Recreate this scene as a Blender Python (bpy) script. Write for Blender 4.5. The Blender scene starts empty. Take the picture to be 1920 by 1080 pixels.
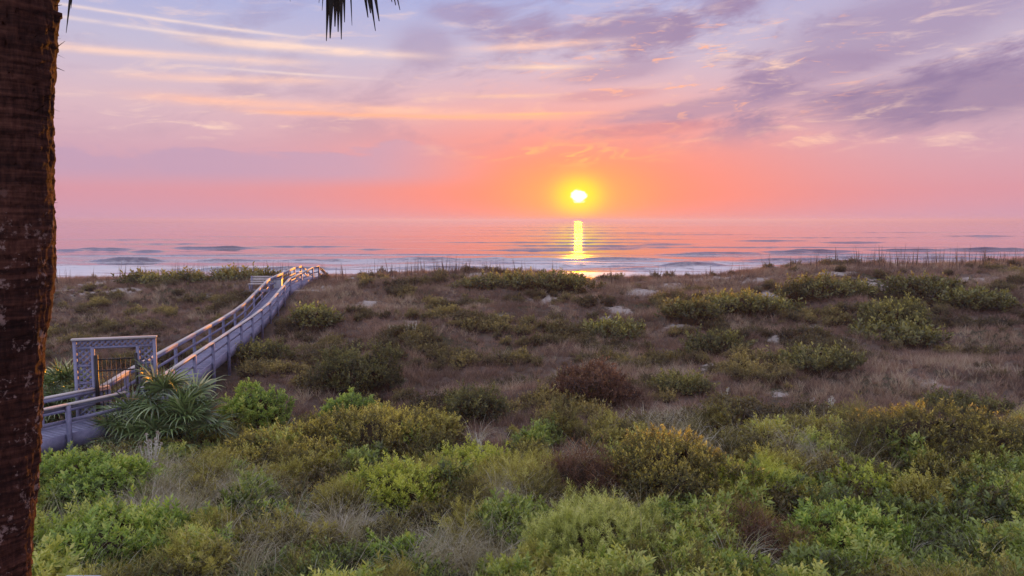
import bpy, math, random
import numpy as np
from mathutils import Vector, Matrix

# ------------------------------------------------------------------ camera
SC = bpy.context.scene
COL = SC.collection
F = 1400.0                      # focal length in pixels of a 1920 wide frame
PITCH = math.atan((540 - 413) / F)
CAMZ = 7.0
cam_d = bpy.data.cameras.new('camera')
cam = bpy.data.objects.new('camera', cam_d); COL.objects.link(cam)
cam_d.sensor_width = 36.0
cam_d.lens = 36.0 * F / 1920.0
cam_d.clip_start = 0.1
cam_d.clip_end = 60000.0
cam.location = (0, 0, CAMZ)
cam.rotation_euler = (math.pi / 2 - PITCH, 0, 0)
SC.camera = cam
SC.view_settings.view_transform = 'Standard'
SC.view_settings.look = 'None'
SC.view_settings.gamma = 1.0
SC.view_settings.exposure = 0.2
SC.cycles.volume_bounces = 2
SC.cycles.max_bounces = 5
SC.cycles.transparent_max_bounces = 6
SC.cycles.caustics_reflective = False
SC.cycles.caustics_refractive = False

CP, SP = math.cos(PITCH), math.sin(PITCH)
def ray(px, py):
    u = (px - 960) / F; v = (540 - py) / F
    return np.array((u, CP + v * SP, -SP + v * CP))
def at_z(px, py, z):
    r = ray(px, py); t = (z - CAMZ) / r[2]
    return np.array((r[0] * t, r[1] * t, z))
def at_y(px, py, y):
    r = ray(px, py); t = y / r[1]
    return np.array((r[0] * t, y, CAMZ + r[2] * t))

def srgb(r, g, b):
    f = lambda c: (c / 255 / 12.92) if c / 255 <= 0.04045 else ((c / 255 + 0.055) / 1.055) ** 2.4
    return (f(r), f(g), f(b), 1.0)

# ------------------------------------------------------------------ node helper
class NT:
    def __init__(s, tree): s.t = tree; s.n = tree.nodes; s.l = tree.links
    def node(s, typ, **kw):
        n = s.n.new(typ)
        for k, v in kw.items(): setattr(n, k, v)
        return n
    def put(s, sock, v):
        if isinstance(v, bpy.types.NodeSocket): s.l.new(v, sock)
        elif v is not None: sock.default_value = v
    def m(s, op, a, b=None, c=None, clamp=False):
        n = s.node('ShaderNodeMath', operation=op, use_clamp=clamp)
        s.put(n.inputs[0], a)
        if b is not None: s.put(n.inputs[1], b)
        if c is not None: s.put(n.inputs[2], c)
        return n.outputs[0]
    def add(s, a, b): return s.m('ADD', a, b)
    def sub(s, a, b): return s.m('SUBTRACT', a, b)
    def mul(s, a, b): return s.m('MULTIPLY', a, b)
    def div(s, a, b): return s.m('DIVIDE', a, b)
    def gauss(s, x, c, w):
        q = s.div(s.sub(x, c), w)
        return s.m('EXPONENT', s.mul(s.mul(q, q), -1.0))
    def smooth(s, x, a, b, lo=0.0, hi=1.0):
        n = s.node('ShaderNodeMapRange', interpolation_type='SMOOTHSTEP')
        s.put(n.inputs[0], x); s.put(n.inputs[1], a); s.put(n.inputs[2], b); s.put(n.inputs[3], lo); s.put(n.inputs[4], hi)
        return n.outputs[0]
    def mix(s, f, a, b, blend='MIX'):
        n = s.node('ShaderNodeMix', data_type='RGBA', blend_type=blend)
        s.put(n.inputs[0], f); s.put(n.inputs[6], a); s.put(n.inputs[7], b)
        return n.outputs[2]
    def ramp(s, f, stops, interp='LINEAR'):
        n = s.node('ShaderNodeValToRGB'); s.put(n.inputs[0], f)
        cr = n.color_ramp; cr.interpolation = interp
        while len(cr.elements) < len(stops): cr.elements.new(0.5)
        for e, (p, c) in zip(cr.elements, stops):
            e.position = p; e.color = c if len(c) == 4 else (*c, 1)
        return n.outputs[0]
    def xyz(s, x, y, z):
        n = s.node('ShaderNodeCombineXYZ')
        s.put(n.inputs[0], x); s.put(n.inputs[1], y); s.put(n.inputs[2], z)
        return n.outputs[0]
    def noise(s, vec, scale=1.0, detail=4.0, rough=0.55, dist=0.0, out=0):
        n = s.node('ShaderNodeTexNoise')
        s.put(n.inputs['Vector'], vec); n.inputs['Scale'].default_value = scale
        n.inputs['Detail'].default_value = detail; n.inputs['Roughness'].default_value = rough
        n.inputs['Distortion'].default_value = dist
        return n.outputs[out]

# ------------------------------------------------------------------ sky
SUN_R = ray(1085, 368); SUN_R = SUN_R / np.linalg.norm(SUN_R)
SUN_EL = math.degrees(math.asin(SUN_R[2])); SUN_AZ = math.degrees(math.atan2(SUN_R[0], SUN_R[1]))

def build_sky():
    w = bpy.data.worlds.new('World'); SC.world = w; w.use_nodes = True
    k = NT(w.node_tree); k.n.clear()
    tc = k.node('ShaderNodeTexCoord'); sp = k.node('ShaderNodeSeparateXYZ')
    k.l.new(tc.outputs['Generated'], sp.inputs[0])
    dx, dy, dz = sp.outputs
    D = 180 / math.pi
    el = k.m('ABSOLUTE', k.mul(k.m('ARCSINE', dz), D))
    az = k.mul(k.m('ARCTAN2', dx, dy), D)
    base = k.ramp(k.m('SQRT', k.div(el, 90.0)), [
        (0.0, srgb(190, 152, 178)), (0.15, srgb(206, 146, 162)), (0.235, srgb(202, 160, 178)),
        (0.305, srgb(212, 180, 190)), (0.365, srgb(190, 182, 206)), (0.43, srgb(158, 168, 216)),
        (0.577, srgb(208, 210, 236)), (0.8, srgb(234, 234, 248)), (1.0, srgb(244, 244, 252))])  # overhead stops, out of view, brightened to fill the dark foreground
    # away from the sunrise the sky turns to a cool blue lavender, brightened as unseen fill light
    anti = k.smooth(dy, 0.55, -0.45)
    base = k.mix(anti, base, k.ramp(k.m('SQRT', k.div(el, 90.0)), [(0.0, srgb(188, 194, 232)), (0.35, srgb(206, 212, 244)), (0.6, srgb(230, 234, 252)), (1.0, srgb(244, 244, 252))]))
    # slightly more mauve towards the right of the sun
    base = k.mix(k.mul(k.smooth(az, 0.0, 35.0), k.mul(k.smooth(el, 3.0, 14.0), 0.55)), base, srgb(190, 168, 190))
    daz = k.sub(az, SUN_AZ); de = k.sub(el, SUN_EL)
    def ell(r):
        a = k.div(daz, r); return k.m('SQRT', k.add(k.mul(a, a), k.mul(de, de)))
    salm = k.mul(k.m('EXPONENT', k.mul(k.m('POWER', k.div(ell(2.7), 6.6), 2.2), -1.0)), 0.96)
    salm = k.mul(salm, k.smooth(el, -0.6, 1.8, 0.74, 1.0))
    col = k.mix(salm, base, srgb(238, 120, 104))
    # ---- cloud layers: noise on the direction vector, squeezed vertically
    def cvec(sx, sz, tilt=0.0, off=0.0):
        z = k.sub(dz, k.mul(dx, tilt)) if tilt else dz
        return k.xyz(k.add(k.mul(dx, sx), off), k.mul(dy, sx), k.mul(z, sz))
    # lavender bank low on the left
    n1 = k.noise(cvec(6.0, 26, 0.0, 4.2), 1.0, 8.0, 0.62, 0.5)
    top = k.add(5.0, k.mul(k.sub(n1, 0.5), 5.0))
    top = k.add(top, k.mul(k.smooth(az, -30.0, -4.0), 0.6))
    bank = k.mul(k.smooth(k.sub(top, el), -0.25, 0.5), k.smooth(el, 2.2, 3.6))
    bank = k.mul(bank, k.smooth(az, 1.0, -14.0))
    bank = k.mul(bank, k.smooth(n1, 0.25, 0.5, 0.75, 1.0))
    col = k.mix(k.mul(bank, 0.80), col, srgb(184, 152, 180))
    # grey-violet broken clouds, mostly right
    n2 = k.noise(cvec(6.5, 20, 0.14, 1.3), 1.0, 9.0, 0.64, 0.35)
    n2b = k.noise(cvec(2.4, 8, 0.10, 7.7), 1.0, 3.0, 0.5, 0.1)
    m2 = k.smooth(k.add(n2, k.mul(k.sub(n2b, 0.5), 0.55)), 0.46, 0.66)
    m2 = k.mul(m2, k.smooth(el, 4.5, 7.5))
    m2 = k.mul(m2, k.smooth(az, -16.0, 20.0, 0.30, 1.0))
    col = k.mix(k.mul(m2, 0.92), col, srgb(143, 121, 158))
    def blob(a, e, wa, we, amp, tilt=0.0, c=srgb(150, 128, 164)):
        # a soft cloud with a ragged edge
        nonlocal col
        e2 = k.sub(el, k.mul(k.sub(az, a), tilt))
        g = k.mul(k.gauss(az, a, wa), k.gauss(e2, e, we))
        g = k.smooth(k.mul(g, k.add(0.35, k.mul(n2, 1.3))), 0.12, 0.75)
        col = k.mix(k.mul(g, amp), col, c)
    blob(30, 8.0, 9.5, 1.9, 0.75, 0.05, srgb(136, 116, 154))
    blob(27, 12.6, 8, 2.4, 0.6, 0.12)
    blob(15, 8.2, 9, 0.75, 0.65, 0.10)
    blob(10.5, 6.7, 5, 0.5, 0.5, 0.06, srgb(190, 120, 140))
    blob(16, 15.3, 2.6, 0.9, 0.6)
    blob(-3.5, 15.0, 2.8, 0.8, 0.55)
    blob(-6.5, 12.6, 2.5, 1.6, 0.45)
    blob(2.0, 13.6, 5.0, 0.7, 0.45, 0.06)
    blob(8.0, 11.0, 4.5, 0.9, 0.55, 0.10)
    blob(22.0, 10.4, 5.0, 1.0, 0.55, 0.08)
    blob(7.0, 9.2, 4.0, 0.5, 0.5, 0.05, srgb(186, 132, 152))
    # bright lit wisps
    n3 = k.noise(cvec(13.0, 70, 0.05, 2.0), 1.0, 8.0, 0.66, 0.5)
    n3b = k.noise(cvec(2.4, 13, 0.05, 9.1), 1.0, 2.0, 0.5)
    wisp = k.mul(k.smooth(n3, 0.50, 0.74), k.smooth(n3b, 0.42, 0.62))
    wisp = k.mul(wisp, k.mul(k.smooth(el, 3.6, 6.0), k.smooth(el, 17.0, 11.0, 0.25, 1.0)))
    warm = k.m('EXPONENT', k.mul(k.m('POWER', k.div(ell(2.2), 9.0), 2.0), -1.0))
    wc = k.mix(warm, srgb(248, 214, 198), srgb(255, 182, 128))
    col = k.mix(k.mul(wisp, 0.8), col, wc)
    # small curled golden flecks (broken cloudlets catching the light)
    n4 = k.noise(cvec(16, 80, 0.1, 5.0), 1.0, 6.0, 0.65, 1.2)
    fl = k.mul(k.smooth(n4, 0.56, 0.66), k.mul(k.gauss(el, 11.0, 3.6), k.gauss(az, 14.0, 11.0)))
    col = k.mix(k.mul(fl, 0.85), col, srgb(255, 178, 140))
    fl2 = k.mul(k.smooth(n4, 0.50, 0.62), k.mul(k.gauss(el, 4.9, 0.8), k.gauss(az, 4.0, 5.5)))
    # long thin streaks, left half of the view
    def streak(a0, a1, e0, slope, wd, amp, c=srgb(250, 222, 208)):
        nonlocal col
        line = k.add(e0, k.mul(k.sub(az, a0), slope))
        line = k.add(line, k.mul(k.sub(n3b, 0.5), 0.16))
        g = k.gauss(k.sub(el, line), 0.0, wd)
        g = k.mul(g, k.mul(k.smooth(az, a0 - 4, a0 + 3), k.smooth(az, a1 + 3, a1 - 6)))
        g = k.mul(g, k.smooth(n3, 0.25, 0.6, 0.35, 1.0))
        col = k.mix(k.mul(g, amp), col, c)
    streak(-34, -14, 13.75, -0.045, 0.11, 0.6)
    streak(-34, -8, 12.95, -0.035, 0.13, 0.5)
    streak(-22, -6, 12.3, -0.02, 0.30, 0.8, srgb(253, 216, 196))
    streak(-34, -14, 10.95, 0.015, 0.25, 0.75, srgb(252, 210, 190))
    streak(-20, -10, 10.5, -0.02, 0.10, 0.5)
    streak(-26, -12, 9.6, 0.03, 0.28, 0.6, srgb(250, 200, 180))
    streak(-25, -1, 8.3, -0.012, 0.34, 0.7, srgb(252, 190, 165))
    streak(-18, 6, 7.7, 0.0, 0.20, 0.7, srgb(255, 180, 140))
    streak(-2, 8, 12.6, 0.05, 0.25, 0.7, srgb(252, 205, 185))
    streak(0, 7, 11.3, 0.0, 0.18, 0.75, srgb(255, 215, 185))
    streak(-2, 3, 9.2, 0.02, 0.14, 0.7, srgb(255, 205, 160))
    streak(-1, 7, 7.9, 0.01, 0.13, 0.8, srgb(255, 190, 135))
    streak(-28.6, -25.0, 15.3, 0.02, 0.18, 0.7, srgb(235, 225, 235))
    # a trace of the clear-air scattering sky behind the veil
    ns = k.node('ShaderNodeTexSky', sky_type='NISHITA')
    ns.sun_disc = False; ns.sun_elevation = math.radians(SUN_EL); ns.sun_rotation = math.radians(SUN_AZ)
    ns.air_density = 1.0; ns.dust_density = 1.5
    nis = k.mix(1.0, ns.outputs[0], (0.12, 0.12, 0.12, 1), 'MULTIPLY')
    col = k.mix(0.06, col, nis)
    # the haze over the sea reaches a little above the horizon
    col = k.mix(k.mul(k.m('EXPONENT', k.mul(el, -2.6)), 0.75), col, k.mix(k.smooth(k.m('ABSOLUTE', daz), 3.0, 22.0), srgb(232, 142, 122), srgb(194, 152, 176)))
    # aureole and sun
    org = k.mul(k.m('EXPONENT', k.mul(k.m('POWER', k.div(ell(1.9), 2.35), 2.0), -1.0)), 0.92)
    col = k.mix(org, col, srgb(252, 176, 88))
    yel = k.m('EXPONENT', k.mul(k.m('POWER', k.div(ell(1.25), 1.4), 2.6), -1.0))
    col = k.mix(yel, col, srgb(255, 236, 52))
    col = k.mix(k.mul(fl2, 0.5), col, srgb(255, 206, 110))
    disc = k.smooth(k.add(ell(1.15), k.mul(k.sub(k.noise(cvec(60, 130, 0.0, 3.0), 1.0, 3.0, 0.6), 0.5), 0.55)), 0.60, 0.40)
    col = k.mix(disc, col, (1.7, 1.5, 1.05, 1))
    bg = k.node('ShaderNodeBackground'); k.put(bg.inputs[0], col); bg.inputs[1].default_value = 1.0
    out = k.node('ShaderNodeOutputWorld'); k.l.new(bg.outputs[0], out.inputs[0])
    w.cycles.sampling_method = 'MANUAL'; w.cycles.sample_map_resolution = 2048
build_sky()

sun_d = bpy.data.lights.new('sun', 'SUN'); sun = bpy.data.objects.new('sun', sun_d); COL.objects.link(sun)
sun_d.energy = 3.2; sun_d.angle = math.radians(0.5); sun_d.color = (1.0, 0.33, 0.0)
sun.rotation_euler = Vector(-SUN_R).to_track_quat('-Z', 'Y').to_euler()
sun.location = (5, 50, 30)

# ------------------------------------------------------------------ noise in numpy
def _hash(ix, iy, seed):
    h = (ix.astype(np.int64) * 374761393 + iy.astype(np.int64) * 668265263 + seed * 1442695041) & 0x7fffffff
    h = ((h ^ (h >> 13)) * 1274126177) & 0x7fffffff
    return ((h ^ (h >> 16)) & 0xffff) / 65535.0
def vnoise(x, y, seed=0):
    x = np.asarray(x, float); y = np.asarray(y, float)
    ix = np.floor(x); iy = np.floor(y); fx = x - ix; fy = y - iy
    fx = fx * fx * (3 - 2 * fx); fy = fy * fy * (3 - 2 * fy)
    a = _hash(ix, iy, seed); b = _hash(ix + 1, iy, seed); c = _hash(ix, iy + 1, seed); d = _hash(ix + 1, iy + 1, seed)
    return (a * (1 - fx) + b * fx) * (1 - fy) + (c * (1 - fx) + d * fx) * fy
def fbm(x, y, seed=0, octv=4):
    s = 0; a = 1; t = 0
    for i in range(octv):
        s = s + a * vnoise(x * 2 ** i + 17.3 * i, y * 2 ** i - 9.1 * i, seed + i); t += a; a *= 0.5
    return s / t
def sstep(x, a, b):
    t = np.clip((x - a) / (b - a), 0, 1); return t * t * (3 - 2 * t)

# ------------------------------------------------------------------ terrain height
SKY_PX = np.array([0, 105, 200, 300, 400, 480, 560, 620, 700, 760, 800, 860, 1000, 1050, 1090, 1150, 1200, 1300, 1400, 1500, 1600, 1700, 1800, 1920, 2100], float)
SKY_PY = np.array([533, 531, 529, 526, 523, 521, 524, 523, 521, 518, 515, 516, 517, 522, 526, 528, 526, 523, 514, 504, 499, 499, 499, 490, 485], float)
def crest_z(u):
    py = np.interp(u * F + 960, SKY_PX, SKY_PY)
    v = (540 - py) / F
    return CAMZ + (-SP + v * CP) / (CP + v * SP) * 60.0
def height(x, y):
    x = np.asarray(x, float); y = np.asarray(y, float)
    u = np.clip(x / np.maximum(y, 12.0), -0.9, 0.9)
    zc = crest_z(u)
    rise = sstep(y, 30, 60) * 0.55 + np.clip((y - 36) / 24, 0, 1) * 0.45
    lumps = (fbm(x / 5.5, y / 5.5, 3, 3) - 0.5) * 1.5 + (fbm(x / 2.2, y / 2.0, 8, 3) - 0.5) * 0.62
    damp = np.where(y < 60, 0.8 + 0.2 * sstep(y, 24, 36) - 0.72 * sstep(y, 50, 59), 0.28)
    near_walk = np.exp(-((x + 13.3) / 2.0) ** 2) * sstep(y, 16, 20) * (1 - sstep(y, 50, 56))
    z = 0.12 - 0.30 * np.exp(-((x + 11.0 + 0.152 * (y - 21.9)) / 1.6) ** 2) * sstep(y, 21, 24) * (1 - sstep(y, 46, 54)) + zc * np.clip(rise, 0, 1) - 0.12 * rise + lumps * damp * (1 - 0.7 * near_walk)
    fall = np.maximum(y - 61.0, 0)
    z = z - fall * 0.16 * sstep(y, 60, 70)
    return np.maximum(z, -2.6)
def on_ground(px, py):
    r = ray(px, py); t = np.linspace(6, 75, 6000)
    X = r[0] * t; Y = r[1] * t; Z = CAMZ + r[2] * t
    i = np.argmax(Z < height(X, Y))
    return np.array((X[i], Y[i], float(height(X[i], Y[i]))))

# bare sand patches: pixel centre, half sizes in pixels
SAND_PX = [(905, 528, 34, 9), (1030, 552, 22, 22), (1015, 568, 20, 7), (1210, 549, 34, 8), (1165, 583, 22, 8), (1265, 613, 26, 6),
           (1250, 538, 24, 6), (1345, 521, 60, 6), (1420, 527, 34, 6), (1440, 556, 26, 8), (1400, 560, 16, 5), (1650, 538, 34, 11), (1630, 506, 34, 7),
           (1690, 498, 14, 5), (1535, 617, 18, 5), (1452, 636, 14, 5), (1350, 683, 28, 6), (555, 936, 42, 20), (1672, 888, 50, 10),
           (1745, 722, 22, 8), (930, 595, 20, 6), (690, 566, 16, 5), (800, 512, 40, 6), (240, 545, 30, 6), (160, 552, 20, 5), (1465, 740, 18, 5),
           (1130, 600, 14, 4), (770, 605, 12, 4), (660, 521, 40, 4), (1110, 540, 18, 5), (1320, 560, 18, 4), (1500, 540, 20, 4)]
SAND = []
for (px, py, wx, wy) in SAND_PX:
    c = on_ground(px, py)
    a = on_ground(px, py + wy); b = on_ground(px, max(py - wy, 500))
    SAND.append((c[0], c[1], wx * c[1] / F * 1.35, min(max(0.5, abs(b[1] - a[1]) / 1.6), 1.9)))
def sand_raw(x, y):
    x = np.asarray(x, float); y = np.asarray(y, float)
    s = np.zeros_like(x)
    for (cx, cy, rx, ry) in SAND:
        s = np.maximum(s, np.exp(-(((x - cx) / rx) ** 2 + ((y - cy) / ry) ** 2) * 0.9))
    s = np.maximum(s, sstep(fbm(x / 3.0, y / 1.6, 31, 4), .54, .72) * sstep(y, 46, 54) * 0.8)
    return np.maximum(s, sstep(y, 62, 66) * 1.5)
def sand_mask(x, y):
    x = np.asarray(x, float); y = np.asarray(y, float)
    s = np.zeros_like(x)
    for (cx, cy, rx, ry) in SAND:
        q = ((x - cx) / rx) ** 2 + ((y - cy) / ry) ** 2
        s = np.maximum(s, np.exp(-q * 0.9))
    n = fbm(x / 0.8, y / 0.8, 21, 4)
    s = sstep(s + (n - 0.5) * 1.7, 0.40, 0.72)
    crest = sstep(fbm(x / 3.0, y / 1.6, 31, 4), 0.60, 0.68) * sstep(y, 46, 54)
    s = np.maximum(s, crest)
    return np.maximum(s, sstep(y, 62, 66))

# ------------------------------------------------------------------ mesh helpers
def mesh_np(name, verts, faces, mats=(), attrs=None, smooth=False, fmat=None):
    """faces: (n,k) int array with k = 3 or 4"""
    me = bpy.data.meshes.new(name)
    verts = np.asarray(verts, np.float32); faces = np.asarray(faces, np.int32)
    k = faces.shape[1]
    me.vertices.add(len(verts)); me.vertices.foreach_set('co', verts.ravel())
    me.loops.add(faces.size); me.loops.foreach_set('vertex_index', faces.ravel())
    me.polygons.add(len(faces)); me.polygons.foreach_set('loop_start', np.arange(0, faces.size, k, dtype=np.int32))
    if smooth: me.polygons.foreach_set('use_smooth', np.ones(len(faces), bool))
    for m in mats: me.materials.append(m)
    if fmat is not None: me.polygons.foreach_set('material_index', np.asarray(fmat, np.int32))
    for an, av in (attrs or {}).items():
        a = me.attributes.new(an, 'FLOAT', 'POINT'); a.data.foreach_set('value', np.asarray(av, np.float32))
    me.update(calc_edges=True)
    return me
def link(name, me, parent=None, loc=None, rot=None):
    o = bpy.data.objects.new(name, me); COL.objects.link(o)
    if parent is not None: o.parent = parent
    if loc is not None: o.location = loc
    if rot is not None: o.rotation_euler = rot
    return o
def thing(name, label, cat, loc=(0, 0, 0), rz=0.0, group=None):
    o = bpy.data.objects.new(name, None); COL.objects.link(o)
    o.location = loc; o.rotation_euler = (0, 0, rz); o['label'] = label; o['category'] = cat
    o.empty_display_size = 0.2
    if group: o['group'] = group
    return o
def tag(o, label=None, cat=None, group=None, kind=None):
    if label: o['label'] = label
    if cat: o['category'] = cat
    if group: o['group'] = group
    if kind: o['kind'] = kind
    return o
class Geo:
    """collects quads and tris (as degenerate-free quads/tri lists) with a float attribute"""
    def __init__(s): s.v = []; s.f = []; s.t = []; s.n = 0
    def add(s, v, f, t=0.5):
        v = np.asarray(v, float); f = np.asarray(f, int)
        s.v.append(v); s.f.append(f + s.n); s.t.append(np.broadcast_to(np.asarray(t, float), (len(v),)).copy()); s.n += len(v)
    def arrays(s): return np.concatenate(s.v), np.concatenate(s.f), np.concatenate(s.t)
    def mesh(s, name, mats, smooth=False):
        v, f, t = s.arrays(); return mesh_np(name, v, f, mats, {'t': t}, smooth)
BOXF = np.array([(0, 1, 3, 2), (4, 6, 7, 5), (0, 4, 5, 1), (2, 3, 7, 6), (0, 2, 6, 4), (1, 5, 7, 3)])[:, ::-1]
def beam(geo, a, b, w, h, up=(0, 0, 1), t=0.5):
    """box along a->b, w across, h along up"""
    a = np.asarray(a, float); b = np.asarray(b, float); d = b - a; d /= np.linalg.norm(d)
    up = np.asarray(up, float); s = np.cross(d, up); s /= np.linalg.norm(s); u = np.cross(s, d)
    V = [p + s * i * w / 2 + u * j * h / 2 for p in (a, b) for i in (-1, 1) for j in (-1, 1)]
    geo.add(V, BOXF, t)
def beam_obj(name, a, b, w, h, mat, parent, up=(0, 0, 1)):
    """a beam as an object of its own; coordinates are in the parent's space"""
    g = Geo(); a = np.asarray(a, float); b = np.asarray(b, float); c = (a + b) / 2
    beam(g, a - c, b - c, w, h, up)
    return link(name, g.mesh(name, [mat]), parent, tuple(c))

# ------------------------------------------------------------------ materials
def mat_new(name):
    m = bpy.data.materials.new(name); m.use_nodes = True
    k = NT(m.node_tree); k.n.clear()
    out = k.node('ShaderNodeOutputMaterial')
    return m, k, out
def principled(k, out, col, rough=0.7, spec=0.3, bump=None, bs=0.3, bd=0.02, **kw):
    p = k.node('ShaderNodeBsdfPrincipled')
    k.put(p.inputs['Base Color'], col); k.put(p.inputs['Roughness'], rough); p.inputs['Specular IOR Level'].default_value = spec
    for a, v in kw.items(): k.put(p.inputs[a], v)
    if bump is not None:
        b = k.node('ShaderNodeBump'); b.inputs['Strength'].default_value = bs; b.inputs['Distance'].default_value = bd
        k.put(b.inputs['Height'], bump); k.l.new(b.outputs[0], p.inputs['Normal'])
    k.l.new(p.outputs[0], out.inputs[0]); return p
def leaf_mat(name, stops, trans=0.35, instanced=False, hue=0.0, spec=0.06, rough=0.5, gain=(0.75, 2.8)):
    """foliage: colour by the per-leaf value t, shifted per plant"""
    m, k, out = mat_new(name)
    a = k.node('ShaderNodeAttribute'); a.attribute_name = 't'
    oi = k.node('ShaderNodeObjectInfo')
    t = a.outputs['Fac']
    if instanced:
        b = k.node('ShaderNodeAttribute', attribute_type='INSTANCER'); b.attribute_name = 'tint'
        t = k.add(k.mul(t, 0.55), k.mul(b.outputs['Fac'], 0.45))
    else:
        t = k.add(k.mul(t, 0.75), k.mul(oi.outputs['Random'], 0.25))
    c = k.ramp(t, [(p, tuple(min(0.8, q * (gain[0] + (gain[1] - gain[0]) * p)) for q in s[:3]) + (1,)) for p, s in stops])  # gain puts shaded insides and bright tips into the leaf colour
    df = k.node('ShaderNodeBsdfDiffuse'); k.put(df.inputs[0], c)
    tr = k.node('ShaderNodeBsdfTranslucent'); k.put(tr.inputs[0], k.mix(0.5, c, (1.0, 0.85, 0.25, 1), 'OVERLAY'))
    mx = k.node('ShaderNodeMixShader'); mx.inputs[0].default_value = trans
    k.l.new(df.outputs[0], mx.inputs[1]); k.l.new(tr.outputs[0], mx.inputs[2])
    gl = k.node('ShaderNodeBsdfGlossy'); gl.inputs['Roughness'].default_value = rough; k.put(gl.inputs[0], (0.8, 0.8, 0.8, 1))
    m2 = k.node('ShaderNodeMixShader'); m2.inputs[0].default_value = spec
    k.l.new(mx.outputs[0], m2.inputs[1]); k.l.new(gl.outputs[0], m2.inputs[2])
    k.l.new(m2.outputs[0], out.inputs[0])
    return m
def wood_mat(name, c0, c1, rough=0.55, spec=0.35):
    m, k, out = mat_new(name)
    tc = k.node('ShaderNodeTexCoord'); oi = k.node('ShaderNodeObjectInfo')
    mp = k.node('ShaderNodeVectorMath', operation='MULTIPLY'); k.l.new(tc.outputs['Object'], mp.inputs[0]); mp.inputs[1].default_value = (9, 9, 9)
    of = k.node('ShaderNodeVectorMath', operation='ADD'); k.l.new(mp.outputs[0], of.inputs[0])
    k.l.new(k.xyz(k.mul(oi.outputs['Random'], 50.0), k.mul(oi.outputs['Random'], 31.0), 0.0), of.inputs[1])
    n = k.noise(of.outputs[0], 1.0, 6.0, 0.65, 0.4)
    n2 = k.noise(of.outputs[0], 0.12, 3.0, 0.6)
    f = k.add(k.mul(n, 0.55), k.add(k.mul(n2, 0.3), k.mul(oi.outputs['Random'], 0.2)))
    c = k.ramp(f, [(0.28, c0), (0.72, c1)])
    principled(k, out, c, rough, spec, n, 0.35, 0.004)
    return m

M_WOOD = wood_mat('weathered_wood', (0.13, 0.14, 0.25, 1), (0.32, 0.33, 0.50, 1), 0.55, 0.35)
M_CAP = wood_mat('pale_cap_wood', (0.46, 0.43, 0.44, 1), (0.70, 0.65, 0.64, 1), 0.55, 0.3)  # paler, pinker tone for cap rails, bench slats and the gateway beam
M_PAINT = wood_mat('grey_painted_wood', (0.19, 0.20, 0.33, 1), (0.30, 0.31, 0.46, 1), 0.5, 0.35)

def plain(name, col, rough=0.5, spec=0.4, metal=0.0):
    m, k, out = mat_new(name)
    tc = k.node('ShaderNodeTexCoord')
    n = k.noise(tc.outputs['Object'], 14.0, 4.0, 0.6)
    c = k.mix(n, tuple(x * 0.7 for x in col[:3]) + (1,), tuple(min(1, x * 1.25) for x in col[:3]) + (1,))
    principled(k, out, c, rough, spec, n, 0.15, 0.003, Metallic=metal)
    return m
M_BLACK = plain('black_painted_metal', (0.018, 0.016, 0.018), 0.4, 0.5)
M_GREY = plain('pale_grey_plastic', (0.42, 0.45, 0.52), 0.5, 0.4)
M_LID = plain('pale_blue_lid', (0.50, 0.60, 0.78), 0.45, 0.4)

def ground_mat():
    m, k, out = mat_new('dune_soil')
    tc = k.node('ShaderNodeTexCoord'); P = tc.outputs['Object']
    a = k.node('ShaderNodeAttribute'); a.attribute_name = 'sand'
    n = k.noise(P, 1.4, 6.0, 0.65); nf = k.noise(P, 22.0, 5.0, 0.7); ng = k.noise(P, 0.25, 3.0, 0.5)
    soil = k.ramp(k.add(k.mul(n, 0.6), k.mul(nf, 0.4)), [(0.3, (0.055, 0.042, 0.036, 1)), (0.5, (0.13, 0.10, 0.085, 1)), (0.72, (0.22, 0.18, 0.15, 1))])
    soil = k.mix(k.smooth(ng, 0.45, 0.65), soil, (0.06, 0.06, 0.035, 1))
    sand = k.ramp(nf, [(0.3, (0.32, 0.29, 0.28, 1)), (0.7, (0.52, 0.48, 0.46, 1))])
    rg = k.noise(P, 3.2, 7.0, 0.72, 0.4)
    f = k.smooth(k.add(a.outputs['Fac'], k.add(k.mul(k.sub(rg, 0.5), 2.3), k.mul(k.sub(nf, 0.5), 0.8))), 0.42, 0.80)
    principled(k, out, k.mix(f, soil, sand), 0.9, 0.1, k.add(n, k.mul(nf, 0.4)), 0.6, 0.06)
    return m
M_GROUND = ground_mat()

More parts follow.
